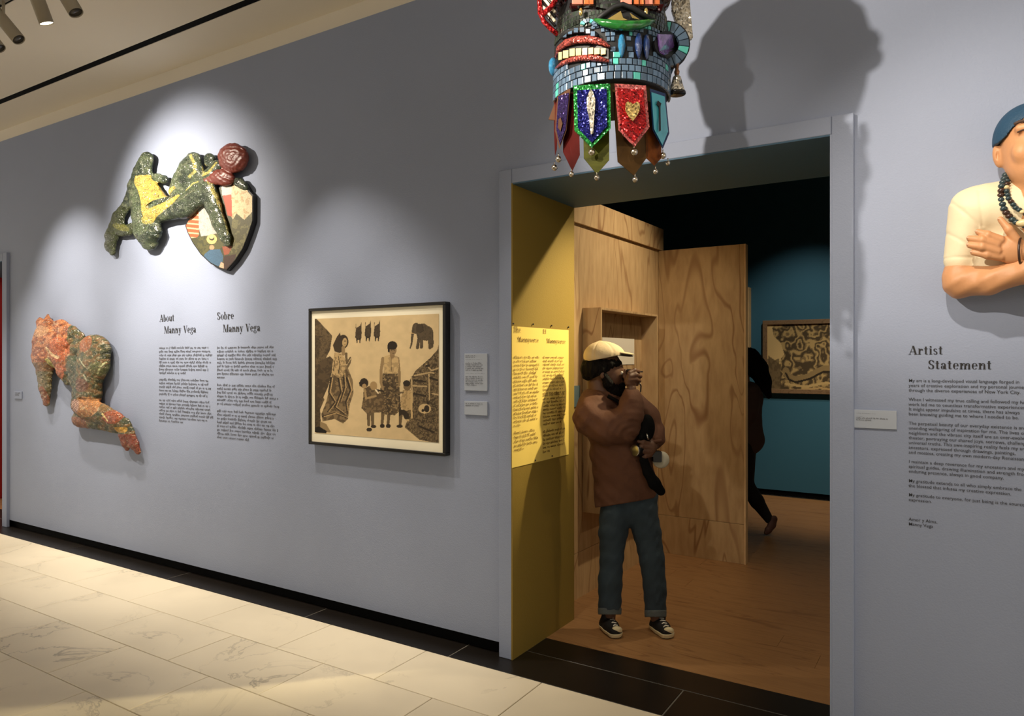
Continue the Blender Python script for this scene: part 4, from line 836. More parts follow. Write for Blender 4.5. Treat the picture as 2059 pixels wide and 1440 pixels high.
strand([(2026, 358, -4), (2022, 385, -26), (2026, 405, -32), (2040, 425, -38), (2060, 438, -42), (2092, 445, -44), (2134, 430, -38), (2158, 358, -4)], [m_bead, m_pale, m_bead, m_bead, m_bead2, m_bead], 8, 4.2)
sphere('pendant', scb(np.array([[2056, 456, -46]]))[0], .019, m_pale, bs, 12, (1.3, .6, .7))
# ================================================================== HANGING MOSAIC HEAD
RT = Vector((cT, sT, 0)); FW = Vector((-sT, cT, 0)); UP = Vector((0, 0, 1))
LC = .3568; DC = 2.6; RC = .205
def HW(X, Y, Z): return RT * (LC + X) + FW * (DC + Y) + UP * Z
def Fs(u, v, proud=0, R=RC):
    Y = -R
    for _ in range(12):
        X = (u - CX) / F * (DC + Y) - LC; Y = .5 * Y + .5 * (-math.sqrt(max(R * R - X * X, 0)) - proud)
    return M(u, v, DC + Y)
hs = thing('hanging_sculpture', HW(0, 0, 2.54), 'glittering mosaic head sculpture with banners and bells hanging in front of the doorway', 'sculpture')
m_grout = mat('dark_grout', C(20, 22, 26), .6); m_t1 = mat('slate_blue_tile', C(92, 116, 142), .18, coat=.5, objvar=.35); m_t2 = mat('turquoise_tile', C(96, 200, 190), .15, coat=.6, objvar=.2)
m_dgrt = mat('dark_green_tile', C(40, 52, 44), .2, coat=.5, objvar=.6); m_cream = mat('cream_tile', C(244, 222, 160), .2, coat=.5, objvar=.06); m_redg = glitter('red_glitter', C(168, 30, 34)); m_pinkg = glitter('pink_glitter', C(206, 110, 110)); m_lipg = glitter('coral_glitter', C(190, 92, 84), 260)
m_greeng = glitter('green_glitter', C(40, 132, 62)); m_silver = glitter('silver_glitter', C(196, 190, 176), 180, .2); m_goldg = glitter('gold_glitter', C(206, 178, 112), 200); m_blueg = glitter('blue_glitter', C(20, 24, 100), 240)
m_dgreen = mat('green_glass', C(30, 110, 44), .12, coat=.8, vary=.4, vscale=30, bump=.4, bscale=60); m_gold = mat('gold_mirror', C(232, 208, 132), .15, metal=.8)
m_or = mat('orange_tile', C(238, 132, 78), .2, coat=.5, objvar=.3); m_pk = mat('pink_tile', C(240, 150, 130), .2, coat=.5, objvar=.15); m_mar = glitter('maroon_glitter', C(58, 16, 18), 120)
m_cyan = mat('cyan_enamel', C(76, 176, 196), .2, coat=.6); m_navy = mat('navy_edge', C(22, 50, 96), .3); m_purp = glitter('purple_glitter', C(56, 40, 96), 240)
m_gem = mat('blue_gem', C(50, 130, 178), .05, coat=1, bump=.5, bscale=70); m_gemd = mat('dark_blue_gem', C(32, 56, 108), .08, coat=1, bump=.5, bscale=70); m_pgem = mat('purple_gem', C(138, 100, 178), .08, coat=1, bump=.6, bscale=50, vary=.4, vscale=30)
m_bell = mat('silver_bell', C(205, 196, 180), .22, metal=1); m_gr = mat('red_glass', C(78, 16, 12), .6, spec=.15, vary=.3, vscale=12); m_ol = mat('olive_glass', C(74, 76, 16), .6, spec=.15, vary=.4, vscale=14, stretch=(1, 1, 3)); m_br = mat('brown_glass', C(66, 46, 20), .6, spec=.15, vary=.45, vscale=14); m_am = mat('amber_glass', C(112, 60, 20), .6, spec=.15, vary=.5, vscale=26); m_cop = mat('copper_foil', C(150, 108, 84), .3, metal=.7)
m_wht = mat('white_bead', C(232, 222, 198), .25); m_blk = mat('black_bead', C(18, 16, 18), .25)
T0 = Matrix.Translation(RT * LC + FW * DC)
lathe('core', [(.16, 2.53), (RC - .012, 2.520), (RC, 2.530), (RC, 2.70), (RC * .98, 2.78), (RC * .9, 2.86)], m_grout, hs, 40, T0)
lathe('upper_core', [(RC * .9, 2.845), (RC * 1.02, 2.87), (.225, 2.93), (.235, 3.0), (.24, 3.08), (.22, 3.16), (.15, 3.24), (.05, 3.28)], m_mar, hs, 40, T0)
for i in range(14):
    a = 2 * math.pi * i / 14; c = HW(.225 * math.cos(a), .225 * math.sin(a), 3.03 + .05 * math.sin(3 * a)); sphere('shadow_boss', c, .042, m_mar, hs, 12)  # unseen bosses, added to scallop the head's shadow on the wall
tube('hanging_cable', [HW(0, 0, 3.27), HW(0, 0, ZC)], .003, m_blk, hs)
def inmask(u, v):
    if inpoly(np.array([u]), np.array([v]), [(1112, 140), (1112, 92), (1135, 60), (1170, 52), (1205, 62), (1232, 88), (1232, 124), (1180, 128), (1140, 136)])[0]: return True
    if ((u - 1250) / 14) ** 2 + ((v - 90) / 30) ** 2 < 1: return True
    if ((u - 1292) / 22) ** 2 + ((v - 94) / 32) ** 2 < 1: return True
    if ((u - 1343) / 24) ** 2 + ((v - 88) / 34) ** 2 < 1: return True
    return False
def unit_tile(m):
    bm = bmesh.new(); bmesh.ops.create_cube(bm, size=1); bmesh.ops.bevel(bm, geom=[e for e in bm.edges if max(v.co.y for v in e.verts) < 0], offset=.08, segments=1, affect='EDGES')
    me = bpy.data.meshes.new('tile'); bm.to_mesh(me); bm.free(); me.materials.append(m); return me
ut1, ut2, uor, upk = unit_tile(m_t1), unit_tile(m_t2), unit_tile(m_or), unit_tile(m_pk)
def place_tile(me, phi, z, wd, ht, R=RC, lift=.002, name='mosaic_tile'):
    o = bpy.data.objects.new(name, me); COL.objects.link(o); o.parent = hs; n = RT * math.sin(phi) - FW * math.cos(phi)
    p = RT * LC + FW * DC + n * (R + lift) + UP * z - hs.location
    o.matrix_local = Matrix.Translation(p) @ Matrix.Rotation(TH + phi, 4, 'Z') @ Matrix.Diagonal((wd, .007, ht, 1)); return o
z = 2.524
rows = [(.026, 14), (.022, 13), (.022, 12), (.021, 14), (.018, 11), (.017, 10), (.017, 10), (.016, 9), (.016, 9), (.014, 9)]
for ri, (h, wpx) in enumerate(rows):
    ph = math.radians(-88)
    while ph < math.radians(86):
        wd = (wpx / 1450 * 2.42) * RS.uniform(.8, 1.2); phc = ph + wd / RC / 2; X = RC * math.sin(phc); Y = -RC * math.cos(phc)
        u = CX + F * (LC + X) / (DC + Y); zz = z + h / 2 + .004 * math.sin(phc * 2 + 1) ; v = CY - F * (zz - H) / (DC + Y)
        if not inmask(u, v): place_tile(ut2 if RS.rand() < .07 else ut1, phc, zz, wd - .0035, h - .0035)
        ph += wd / RC
    z += h
ut3 = unit_tile(m_dgrt)
for ri in range(5):
    ph = math.radians(-80)
    while ph < math.radians(80):
        wd = .014 * RS.uniform(.8, 1.3); place_tile(ut3, ph, z + .009, wd - .003, .014, RC * (.995 - .014 * ri)); ph += wd / RC
    z += .018
# top row of orange tiles and dangling gold drops
for a, b, mm in ((1150, 1172, upk), (1174, 1184, uor), (1185, 1193, uor), (1248, 1270, upk), (1274, 1284, uor), (1286, 1294, uor), (1296, 1312, upk), (1314, 1326, uor)):
    c = Fs((a + b) / 2, -2, .018); o = bpy.data.objects.new('mosaic_tile', mm); COL.objects.link(o); o.parent = hs
    o.matrix_local = Matrix.Translation(c - hs.location) @ Matrix.Rotation(TH, 4, 'Z') @ Matrix.Diagonal(((b - a) * .00164, .012, .038, 1))
def plate(name, pts, proud, m, th_=.005, par=hs, bev=0, R=RC):
    return prism(name, [Fs(u, v, proud, R) for u, v in pts], FW * th_, m, par, bev)
plate('brow_ledge', [(1146, 6), (1335, 8), (1330, 22), (1300, 16), (1250, 24), (1200, 14), (1150, 18)], .012, m_mar, .03)
for u in (1168, 1299): sphere('gold_drop', Fs(u, 24, .02), .007, m_gold, hs, 8, (1, 1, 2))
# mouth
lipU = [(1117, 116), (1124, 98), (1140, 86), (1160, 80), (1185, 79), (1208, 84), (1226, 94)]; lipD = [(1118, 134), (1132, 124), (1150, 117), (1175, 113), (1200, 114), (1225, 120)]
plate('mouth_cavity', [(1118, 118), (1128, 96), (1160, 84), (1205, 86), (1224, 96), (1224, 118), (1180, 115), (1140, 122), (1120, 132)], .010, m_blk, .012)
tube('upper_lip', [Fs(u, v, .016) for u, v in lipU], .011, m_lipg, hs, rs=[.004, .010, .013, .013, .013, .011, .005])
tube('lower_lip', [Fs(u, v + 3, .016) for u, v in lipD], .009, m_lipg, hs, rs=[.004, .008, .009, .010, .010, .005])
tz = [1122, 1131, 1144, 1157, 1170, 1182, 1194, 1207, 1219]
for i, (a, b) in enumerate(zip(tz, tz[1:])):
    t_ = np.interp((a + b) / 2, [1120, 1150, 1190, 1222], [106, 97, 95, 97]); b2 = np.interp((a + b) / 2, [1120, 1150, 1190, 1222], [122, 113, 109, 110])
    plate('tooth', [(a + 1, t_ + 1), (b - 1, t_), (b - 1, b2 - 1), (a + 1, b2)], .020, m_cream, .006, hs, .0008)
arc = [(1130, 74), (1140, 66), (1155, 61), (1172, 60), (1188, 65), (1200, 74)]
tube('brow_arch', [Fs(u, v, .012) for u, v in arc], .011, m_grout, hs)
for u, v in ((1135, 70), (1146, 64), (1158, 61), (1170, 60), (1182, 63), (1192, 68)): plate('mosaic_tile', [(u - 4, v - 5), (u + 4, v - 5), (u + 4, v + 4), (u - 4, v + 4)], .026, m_t1, .006)
for i in range(6):
    a = math.radians(200 + i * 28); c, s = math.cos(a), math.sin(a); plate('mosaic_tile', [(1183 + 9 * c, 52 + 8 * s), (1183 + 18 * c, 52 + 15 * s), (1183 + 18 * math.cos(a + .4), 52 + 15 * math.sin(a + .4)), (1183 + 9 * math.cos(a + .4), 52 + 8 * math.sin(a + .4))], .012, m_t1 if i % 3 else m_t2, .008)
# green lidded eye
plate('eye_socket', [(1198, 44), (1225, 22), (1250, 10), (1275, 18), (1312, 42), (1260, 56)], .010, m_grout, .012)
tube('upper_eyelid', [Fs(u, v, .018) for u, v in ((1198, 42), (1215, 28), (1235, 14), (1252, 9), (1272, 16), (1292, 28), (1310, 40))], .009, m_grout, hs)
tube('lower_eyelid', [Fs(u, v, .022) for u, v in ((1196, 40), (1214, 46), (1235, 50), (1260, 52), (1285, 50), (1302, 46), (1314, 42))], .011, m_dgreen, hs, rs=[.006, .013, .016, .017, .015, .012, .006])
plate('gold_shard', [(1222, 38), (1248, 22), (1253, 36), (1262, 40), (1240, 42)], .024, m_gold, .004); plate('gold_shard', [(1267, 26), (1286, 39), (1272, 36)], .024, m_gold, .004)
# gems
for u, v, rx, ry, m_ in ((1250, 92, .0125, .04, m_gem), (1284, 92, .013, .045, m_gemd), (1300, 94, .012, .043, m_gemd)):
    bm = bmesh.new(); bmesh.ops.create_icosphere(bm, subdivisions=2, radius=1); c = Fs(u, v, .008)
    for q_ in bm.verts: k_ = 1 - .45 * max(0, -q_.co.z); q_.co = Vector((q_.co.x * rx * k_, q_.co.y * .014, q_.co.z * ry)) + c
    me = bpy.data.meshes.new('gem'); bm.to_mesh(me); bm.free(); link('gem', me, m_, hs)
plate('ear_disc', [(1340 + 24 * math.cos(a), 88 + 26 * math.sin(a)) for a in np.linspace(0, 2 * math.pi, 17)[:-1]], .004, m_grout, .02, R=RC + .012)
plate('gem', [(1322, 66), (1352, 68), (1360, 80), (1358, 100), (1338, 110), (1326, 104)], .012, m_pgem, .012, hs, .004, R=RC + .012)
for i in range(12):
    a = math.radians(-118 + i * 21); b = math.radians(-118 + (i + 1) * 21 - 2.5); ri, ro = 25, 45
    P = [(1341 + ri * math.cos(a), 88 + ri * math.sin(a)), (1341 + ro * math.cos(a), 88 + ro * math.sin(a)), (1341 + ro * math.cos(b), 88 + ro * math.sin(b)), (1341 + ri * math.cos(b), 88 + ri * math.sin(b))]
    prism('mosaic_tile', [M(u, v, DC - .06) for u, v in P], FW * .02, m_t2 if i in (1, 6) else m_t1, hs, .001)
prism('ear_rim', [M(1341 + r_ * math.cos(a), 88 + r_ * math.sin(a), DC - .045) for r_, A_ in ((47, np.linspace(-2.1, 2.45, 16)), (23, np.linspace(2.45, -2.1, 16))) for a in A_], FW * .03, m_grout, hs)
prism('side_plate', [M(u, v, DC - .01) for u, v in ((1318, 128), (1362, 122), (1350, 150), (1343, 190), (1332, 186))], FW * .01, m_t1, hs)
# silver glitter panel and hanging silver cone
prism('silver_panel', [M(u, v, DC + .01) for u, v in ((1350, -40), (1384, -36), (1394, 76), (1382, 80), (1362, 52), (1352, 20))], FW * .02, m_silver, hs, .003)
cb_ = M(1361, 190, DC - .04); kk = .00177
lathe('silver_cone', [(.031, 0), (.031, .008)], m_blk, hs, 16, Matrix.Translation(cb_))
lathe('silver_cone', [(.029, .009), (.022, .03), (.014, .062), (.007, .068)], m_silver, hs, 16, Matrix.Translation(cb_))
lathe('chain_stem', [(.007, .066), (.010, .08), (.006, .09), (.009, .105), (.006, .12), (.010, .132), (.006, .142)], m_cop, hs, 10, Matrix.Translation(cb_))
# coil of beads at upper left
for i in range(9):
    o1 = i * 9; pts = [M(1083 + (o1 * .0), -60 + o1 + 2, DC - .03), M(1098, -52 + o1 + 9, DC - .07), M(1116, -40 + o1 + 20, DC - .1)]
    tube('bead_string', pts, .0055, m_wht if i % 2 else m_blk, hs)
tube('bead_rim', [M(u, v, DC - .06) for u, v in ((1083, -40), (1085, 0), (1086, 26), (1094, 44), (1108, 58), (1122, 70))], .009, m_redg, hs); tube('bead_rim', [M(u, v, DC - .11) for u, v in ((1120, -40), (1120, -4), (1108, 14), (1090, 30))], .009, m_redg, hs)
sphere('side_boss', M(1113, 135, DC - .02), .026, m_gem, hs, 12, (.6, 1, 1.3))
# banners
def inset(P, k): cx = sum(p[0] for p in P) / len(P); cy = sum(p[1] for p in P) / len(P); return [(cx + (x - cx) * (1 - k * 1.25), cy + (y - cy) * (1 - k)) for x, y in P]
def banner(P, mb, mf, k, proud, emb=None, bells=()):
    b = plate('banner', P, proud, mb, .005)
    b_ = plate('banner_field', inset(P, k), proud + .004, mf, .005, None); b_.parent = b; b_.matrix_parent_inverse = Matrix.Identity(4); b_.location = (0, 0, 0)
    return b
def subp(o, par):
    o.parent = par; o.matrix_parent_inverse = Matrix.Identity(4); return o
b = banner([(1153, 172), (1227, 168), (1228, 258), (1190, 297), (1155, 262)], m_greeng, m_blueg, .16, .016)
subp(plate('emblem', [(1187, 178), (1192, 184), (1197, 200), (1196, 222), (1194, 245), (1193, 268), (1188, 270), (1185, 240), (1180, 215), (1180, 196)], .026, m_silver, .005, None), b)
b = banner([(1236, 168), (1299, 172), (1306, 256), (1276, 295), (1244, 262)], m_pinkg, m_redg, .14, .016)
subp(plate('emblem', [(1258, 208), (1262, 204), (1268, 206), (1274, 209), (1281, 204), (1286, 208), (1287, 220), (1281, 232), (1273, 243), (1264, 234), (1258, 222)], .026, m_goldg, .006, None), b)
b = banner([(1307, 178), (1338, 188), (1346, 268), (1333, 299), (1313, 262)], m_navy, m_cyan, .12, .012)
subp(plate('emblem', [(1323, 202), (1330, 208), (1328, 214), (1329, 262), (1326, 264), (1325, 214), (1320, 210)], .020, m_grout, .004, None), b)
b = banner([(1121, 186), (1147, 178), (1139, 262), (1125, 300), (1116, 262)], m_cop, m_purp, .14, .012)
subp(plate('emblem', [(1123, 240), (1127, 236), (1131, 248), (1127, 264), (1122, 256)], .02, m_cop, .004, None), b)
for P, m_ in (([(1134, 188), (1163, 185), (1166, 312), (1151, 344), (1132, 305)], m_gr), ([(1172, 200), (1225, 200), (1225, 322), (1200, 350), (1174, 318)], m_ol), ([(1232, 180), (1300, 190), (1302, 315), (1275, 353), (1242, 325)], m_br), ([(1296, 200), (1330, 215), (1330, 318), (1316, 333), (1300, 318)], m_am), ([(1114, 190), (1122, 190), (1120, 300), (1116, 314), (1114, 262)], m_gr)):
    plate('glass_pendant', P, -.022, m_, .004)
prism('side_tassel', [M(u, v, DC) for u, v in ((1118, 200), (1119, 242), (1103, 240))], FW * .006, m_cop, hs)
for u, v, r in ((1115, 337, 7), (1123, 320, 7), (1149, 350, 6), (1190, 306, 7.5), (1200, 357, 6), (1275, 306, 8), (1277, 361, 6), (1318, 345, 5.5), (1333, 313, 7), (1343, 328, 5)):
    c = Fs(u, v, .0); bl = sphere('bell', c, r * .0016, m_bell, hs, 12)
    subp(tube('bell_ring', [c + UP * (r * .0016), c + UP * (r * .0016 + .009)], .0018, m_bell, None), bl)
# ================================================================== PEOPLE
DM, SM = 4.22, .00291; spm = sp_cam(DM, SM)
def zpx(X, Y, Z): return H - (Y - CY) / F * (DM + Z * SM)
def mw(u, v, w_=0): return M(u, v, DM + w_ * SM)
m_skin = mat('brown_skin', C(98, 66, 48), .55, bump=.08, bscale=60); m_blackhair = mat('black_hair', C(14, 10, 8), .8, spec=.15, bump=.6, bscale=120, stretch=(1, 1, .2)); m_jacket = mat('rust_brown_fleece', C(98, 62, 42), .85, bump=.25, bscale=45, vary=.1, vscale=8)
m_jean = mat('dark_denim', C(50, 64, 74), .85, bump=.15, bscale=180, vary=.18, vscale=6); m_cuff = mat('turned_denim', C(96, 104, 104), .85, bump=.2, bscale=150); m_canv = mat('black_canvas', C(16, 15, 17), .8); m_rub = mat('cream_rubber', C(232, 218, 176), .5); m_lace = mat('white_lace', C(220, 214, 200), .7)
m_cap = mat('cream_cotton', C(200, 178, 142), .8, bump=.2, bscale=50); m_under = mat('dark_brim_lining', C(40, 30, 22), .8); m_cam = mat('black_camera', C(14, 13, 13), .35); m_chrome = mat('silver_ring', C(190, 190, 186), .2, metal=1); m_nyl = mat('black_nylon', C(6, 6, 6), .8, spec=.15, bump=.3, bscale=60)
m_eye = mat('eye_white', C(210, 200, 186), .2)
pm = thing('person', PZ(1275, 1271, 0), 'man in cream cap, brown fleece and cuffed jeans photographing from the doorway', 'person')
T4 = lambda *a: a
fr = [[(1266, 750, -46, 5), (1276, 745, -40, 4.5), (1284, 747, -26, 4)], [(1267, 757, -49, 5), (1279, 754, -44, 4.6), (1288, 757, -30, 4)], [(1266, 764, -49, 5), (1278, 763, -44, 4.5), (1286, 766, -30, 4)], [(1264, 771, -46, 4.6), (1274, 771, -42, 4.2), (1281, 773, -30, 3.6)], [(1262, 768, -34, 5.2), (1257, 756, -26, 4.8), (1258, 746, -20, 4.2)]]
fl_ = [[(1306, 893, -44, 5), (1294, 889, -50, 4.6), (1284, 888, -48, 3.8)], [(1304, 900, -47, 5), (1291, 898, -53, 4.8), (1279, 899, -50, 3.9)], [(1305, 908, -46, 5), (1293, 908, -52, 4.6), (1283, 911, -49, 3.8)], [(1308, 915, -42, 4.8), (1298, 918, -48, 4.2), (1290, 921, -46, 3.6)], [(1312, 890, -34, 5.4), (1302, 880, -36, 5), (1292, 877, -36, 4.2)]]
pr = [ell((1215, 740, 0), (35, 37, 30)), ell((1233, 752, 0), (22, 30, 24)), cap((1224, 772, 0), (1243, 779, 0), 16, 12), cap((1250, 742, 0), (1258, 757, 0), 3.5, 5), ell((1248, 768, 0), (9, 7, 12)), cap((1244, 738, -12), (1247, 738, 12), 6), cap((1203, 770, 2), (1210, 812, 2), 22, 26), ell((1211, 752, -31), (6, 10, 4), -.1)]
pr += [ell((1235, 870, 4), (44, 62, 30)), ell((1256, 965, 4), (42, 44, 30))] + chain([(1200, 815, -22, 20), (1188, 835, -36, 20), (1256, 864, -58, 16), (1269, 805, -44, 11), (1270, 782, -40, 9.5)]) + [ell((1266, 765, -42), (11, 14, 9))]
pr += chain([(1270, 815, 22, 20), (1308, 862, 14, 16), (1318, 885, -10, 11), (1313, 900, -34, 9.5)]) + [ell((1309, 901, -42), (11, 14, 8))]
pr += chain([(1240, 1000, 0, 22), (1232, 1120, 0, 17), (1226, 1225, 4, 13), (1226, 1250, 6, 11)]) + chain([(1288, 1000, 4, 22), (1311, 1130, 2, 17), (1318, 1230, 6, 13), (1322, 1255, 6, 11)])
for f in fr + fl_: pr += chain(f)
blob('body', pr, 1.5, spm, m_skin, pm, k=2.6, sub=[ell((1252, 750, -14), (5, 4, 5)), cap((1244, 775, -10), (1256, 775, 0), 1.4)])
sphere('eye', mw(1250, 750, -13), .011, m_eye, pm, 10)
blob('hair', [ell((1203, 742, 0), (36, 30, 37)), cap((1182, 745, -12), (1180, 756, -12), 12, 8), cap((1192, 748, -24), (1194, 760, -22), 12, 7), ell((1222, 732, 0), (28, 14, 34))], 1.5, spm, m_blackhair, pm, k=5, cut=[lambda X, Y, Z: X - (1250 - (Y - 735) * 2.2), lambda X, Y, Z: 722 - Y], disp=lambda X, Y, Z: 1.6 * np.sin(X * .5 + Z * .3) * np.sin(Z * .45))
blob('beard', [cap((1214, 752, -27), (1222, 770, -25), 7, 10), ell((1236, 787, 0), (22, 16, 24)), cap((1250, 762, -8), (1253, 768, 0), 4, 5), cap((1222, 772, -22), (1238, 786, -14), 9, 10), ell((1250, 774, 0), (8, 7, 14)), cap((1244, 790, 0), (1246, 803, 0), 13, 7)], 1.4, spm, m_blackhair, pm, k=5, disp=lambda X, Y, Z: 1.0 * np.sin(X * .7) * np.sin(Y * .6 + Z * .4))
cp = thing('cap', mw(1213, 715, 0)); cp.parent = pm; cp.location = Vector(cp.location) - pm.location
def under(o, par): o.parent = par; o.matrix_parent_inverse = Matrix.Translation(-(par.location + (par.parent.location if par.parent else Vector()))); return o
bl = lambda X: 728 - (X - 1175) * .19
under(blob('crown', [ell((1212, 716, 0), (39, 30, 39)), ell((1224, 712, 0), (32, 20, 36)), cap((1206, 690, 0), (1206, 689, 0), 3)], 1.3, spm, m_cap, None, k=6, cut=lambda X, Y, Z: Y - bl(X), disp=lambda X, Y, Z: .8 * np.exp(-(np.mod(np.arctan2(Z, X - 1208) + .4, 1.047) - .52) ** 2 * 200)), cp)
under(blob('brim', [ell((1252, 710, 0), (24, 3.2, 27), .14)], 1.0, spm, m_cap, None, k=3, cut=lambda X, Y, Z: 1240 - X), cp)
under(blob('brim_lining', [ell((1252, 713.6, 0), (22, 2.6, 25), .14)], 1.0, spm, m_under, None, k=3, cut=lambda X, Y, Z: 1238 - X), cp)
hem = lambda X, Y, Z: Y - (1021 - (X - 1196) * .17 - .04 * Z)
wr = lambda X, Y, Z: .9 * np.sin((X * .5 + Y) * .16 + np.sin(X * .07) * 2) + .7 * np.sin((Y - X * .8) * .21 + Z * .1) + 1.5 * np.sin(np.hypot(X - 1272, (Y - 876) * 1.2) * .42) * np.exp(-np.hypot(X - 1258, Y - 864) / 26)
pr = [ell((1216, 842, 4), (46, 50, 36)), ell((1246, 900, 4), (60, 62, 40)), cap((1252, 925, 2), (1258, 1010, 2), 61, 63, 1.5), cap((1192, 806, 0), (1222, 800, 0), 27, 25), cap((1236, 812, 12), (1276, 816, 18), 26, 24)]
blob('jacket', pr + chain([(1192, 824, -20, 33), (1190, 842, -34, 34), (1222, 860, -46, 32), (1254, 858, -50, 29), (1266, 834, -50, 25), (1270, 808, -46, 20), (1270, 795, -43, 16)]) + chain([(1272, 818, 18, 25), (1298, 836, 18, 24), (1313, 866, 10, 20), (1318, 882, -8, 16), (1316, 888, -22, 13)]), 1.5, spm, m_jacket, pm, k=16, cut=hem, disp=wr, sub=[ell((1212, 774, 0), (20, 24, 24)), ell((1270, 784, -42), (11, 8, 11)), ell((1313, 897, -36), (11, 8, 11))])
tube('collar', [mw(1210 + 27 * math.cos(a) + 4, 790 + 7 * math.sin(a) + (5 if math.cos(a) > 0 else -3), -28 * math.sin(a)) for a in np.linspace(0, 2 * math.pi, 25)[:-1]], .02, m_jacket, pm, 8, closed=True)
tube('sleeve_cuff', [mw(1270 + 15 * math.cos(a), 793, -43 + 15 * math.sin(a)) for a in np.linspace(0, 2 * math.pi, 17)[:-1]], .011, m_jacket, pm, 8, closed=True)
tube('sleeve_cuff', [mw(1316 + 12 * math.cos(a), 888 - 2 * math.cos(a), -24 + 12 * math.sin(a)) for a in np.linspace(0, 2 * math.pi, 17)[:-1]], .010, m_jacket, pm, 8, closed=True)
pr = [cap((1240, 1000, 2), (1290, 1000, 4), 36, 34, 1.25), cap((1244, 1030, 0), (1290, 1025, 2), 34, 32, 1.25)]
pr += chain([(1238, 1035, 0, 33), (1233, 1070, 0, 29), (1230, 1120, -4, 23.5), (1227, 1170, -2, 24), (1226, 1226, 2, 23)]) + chain([(1290, 1030, 4, 32), (1301, 1070, 2, 28), (1311, 1125, 0, 25), (1317, 1185, 2, 23), (1318, 1232, 4, 21.5)])
blob('jeans', pr, 1.5, spm, m_jean, pm, k=5, cut=[lambda X, Y, Z: np.where(X < 1272, Y - 1228, Y - 1233), lambda X, Y, Z: 985 - Y], disp=lambda X, Y, Z: .8 * np.sin(Y * .22 + X * .1) * np.sin(Z * .12 + X * .2))
for cu_, cv, rr in ((1226, 1229, 24), (1318, 1234, 22.5)):
    blob('jean_cuff', [cap((cu_, cv - 3, 3), (cu_, cv + 14, 3), rr, rr - 1)], 1.2, spm, m_cuff, pm, k=2, cut=[lambda X, Y, Z, c=cv: Y - (c + 7), lambda X, Y, Z, c=cv: (c - 7) - Y])
def shoe(pts, toe, laces):
    o = thing('shoe', mw(*pts[0][:3])); o.parent = pm; o.location = Vector(o.location) - pm.location
    fat = [(a, b, c, r + 1.5) for a, b, c, r in pts]
    under(blob('upper', chain([(pts[0][0] + 3, pts[0][1] - 17, pts[0][2] - 3, 14), pts[0]]) + chain(pts), .9, spm, m_canv, None, k=3, cut=lambda X, Y, Z: (.02 - zpx(X, Y, Z)) / SM), o)
    under(blob('sole', chain(fat), .8, spm, m_rub, None, k=2, cut=[lambda X, Y, Z: (.004 - zpx(X, Y, Z)) / SM, lambda X, Y, Z: (zpx(X, Y, Z) - .030) / SM]), o)
    under(blob('outsole', chain(fat), .8, spm, m_canv, None, k=2, cut=[lambda X, Y, Z: (.0005 - zpx(X, Y, Z)) / SM, lambda X, Y, Z: (zpx(X, Y, Z) - .004) / SM]), o)
    under(blob('toe_cap', [ell(toe[:3], toe[3:])], .8, spm, m_rub, None, k=2, cut=lambda X, Y, Z: (.02 - zpx(X, Y, Z)) / SM), o)
    for (a, b) in laces: under(tube('lace', [mw(*a), mw((a[0] + b[0]) / 2, min(a[1], b[1]) - 1.5, (a[2] + b[2]) / 2 - 1.5), mw(*b)], .0042, m_lace, None), o)
shoe([(1221, 1254, 12, 16), (1229, 1262, -8, 16), (1237, 1272, -28, 13.5)], (1240, 1267, -33, 11.5, 8, 8), [((1215 + 5 * i, 1247 + 5.2 * i, -1 - 9.5 * i), (1233 + 3 * i, 1243 + 5 * i, -3 - 9.5 * i)) for i in range(4)])
shoe([(1322, 1256, 12, 16), (1332, 1264, -8, 16), (1341, 1274, -28, 13.5)], (1344, 1269, -33, 11.5, 8, 8), [((1317 + 5 * i, 1248 + 5.2 * i, -1 - 9.5 * i), (1335 + 3 * i, 1244 + 5 * i, -3 - 9.5 * i)) for i in range(4)])
# cameras and bag
def bpx(name, u0, u1, v0, v1, w0, w1, m_, par, bev=.003):
    return prism(name, [mw(u0, v0, w0), mw(u1, v0, w0), mw(u1, v1, w0), mw(u0, v1, w0)], FW * ((w1 - w0) * SM), m_, par, bev)
c1 = thing('camera', mw(1270, 757, -20), 'small black camera the capped man holds to his eye', 'camera')
bpx('camera_body', 1261, 1274, 743, 771, -36, 12, m_cam, c1); bpx('top_plate', 1266, 1293, 746.6, 749, -24, 0, m_cam, c1, .001)
RX = lambda p: Matrix.Translation(p) @ RT.to_track_quat('Z', 'Y').to_matrix().to_4x4()
lathe('lens_barrel', [(.026, 0), (.028, .008), (.028, .034), (.024, .036), (.022, .030)], m_cam, c1, 18, RX(mw(1274, 760, -14)))
tube('wrist_strap', [mw(u, v, -24) for u, v in ((1284, 768), (1289, 776), (1288, 788), (1283, 792), (1280, 786))], .004, m_cam, c1)
c2 = thing('camera', mw(1300, 905, -55), 'black camera with white round diffuser held low in the capped man\'s other hand', 'camera')
bpx('camera_body', 1284, 1316, 888, 919, -40, -22, m_cam, c2); bpx('viewfinder_hump', 1292, 1306, 882, 889, -38, -24, m_cam, c2, .002)
ax = (-RT * .8 - FW * .6).normalized(); MX = Matrix.Translation(mw(1292, 904, -40)) @ ax.to_track_quat('Z', 'Y').to_matrix().to_4x4()
lathe('lens_barrel', [(.034, 0), (.036, .01), (.036, .045), (.033, .062), (.030, .064), (.028, .05)], m_cam, c2, 20, MX); lathe('lens_ring', [(.0335, .058), (.0345, .060), (.0345, .066), (.0315, .067)], m_chrome, c2, 20, MX)
bpx('flash_grip', 1314, 1331, 908, 930, -34, -16, m_cam, c2)
lathe('round_diffuser', [(.03, 0), (.046, .006), (.05, .014), (.046, .022), (.02, .028)], mat('white_plastic', C(206, 200, 178), .5), c2, 24, Matrix.Translation(mw(1328, 924, -12)) @ (-FW).to_track_quat('Z', 'Y').to_matrix().to_4x4())
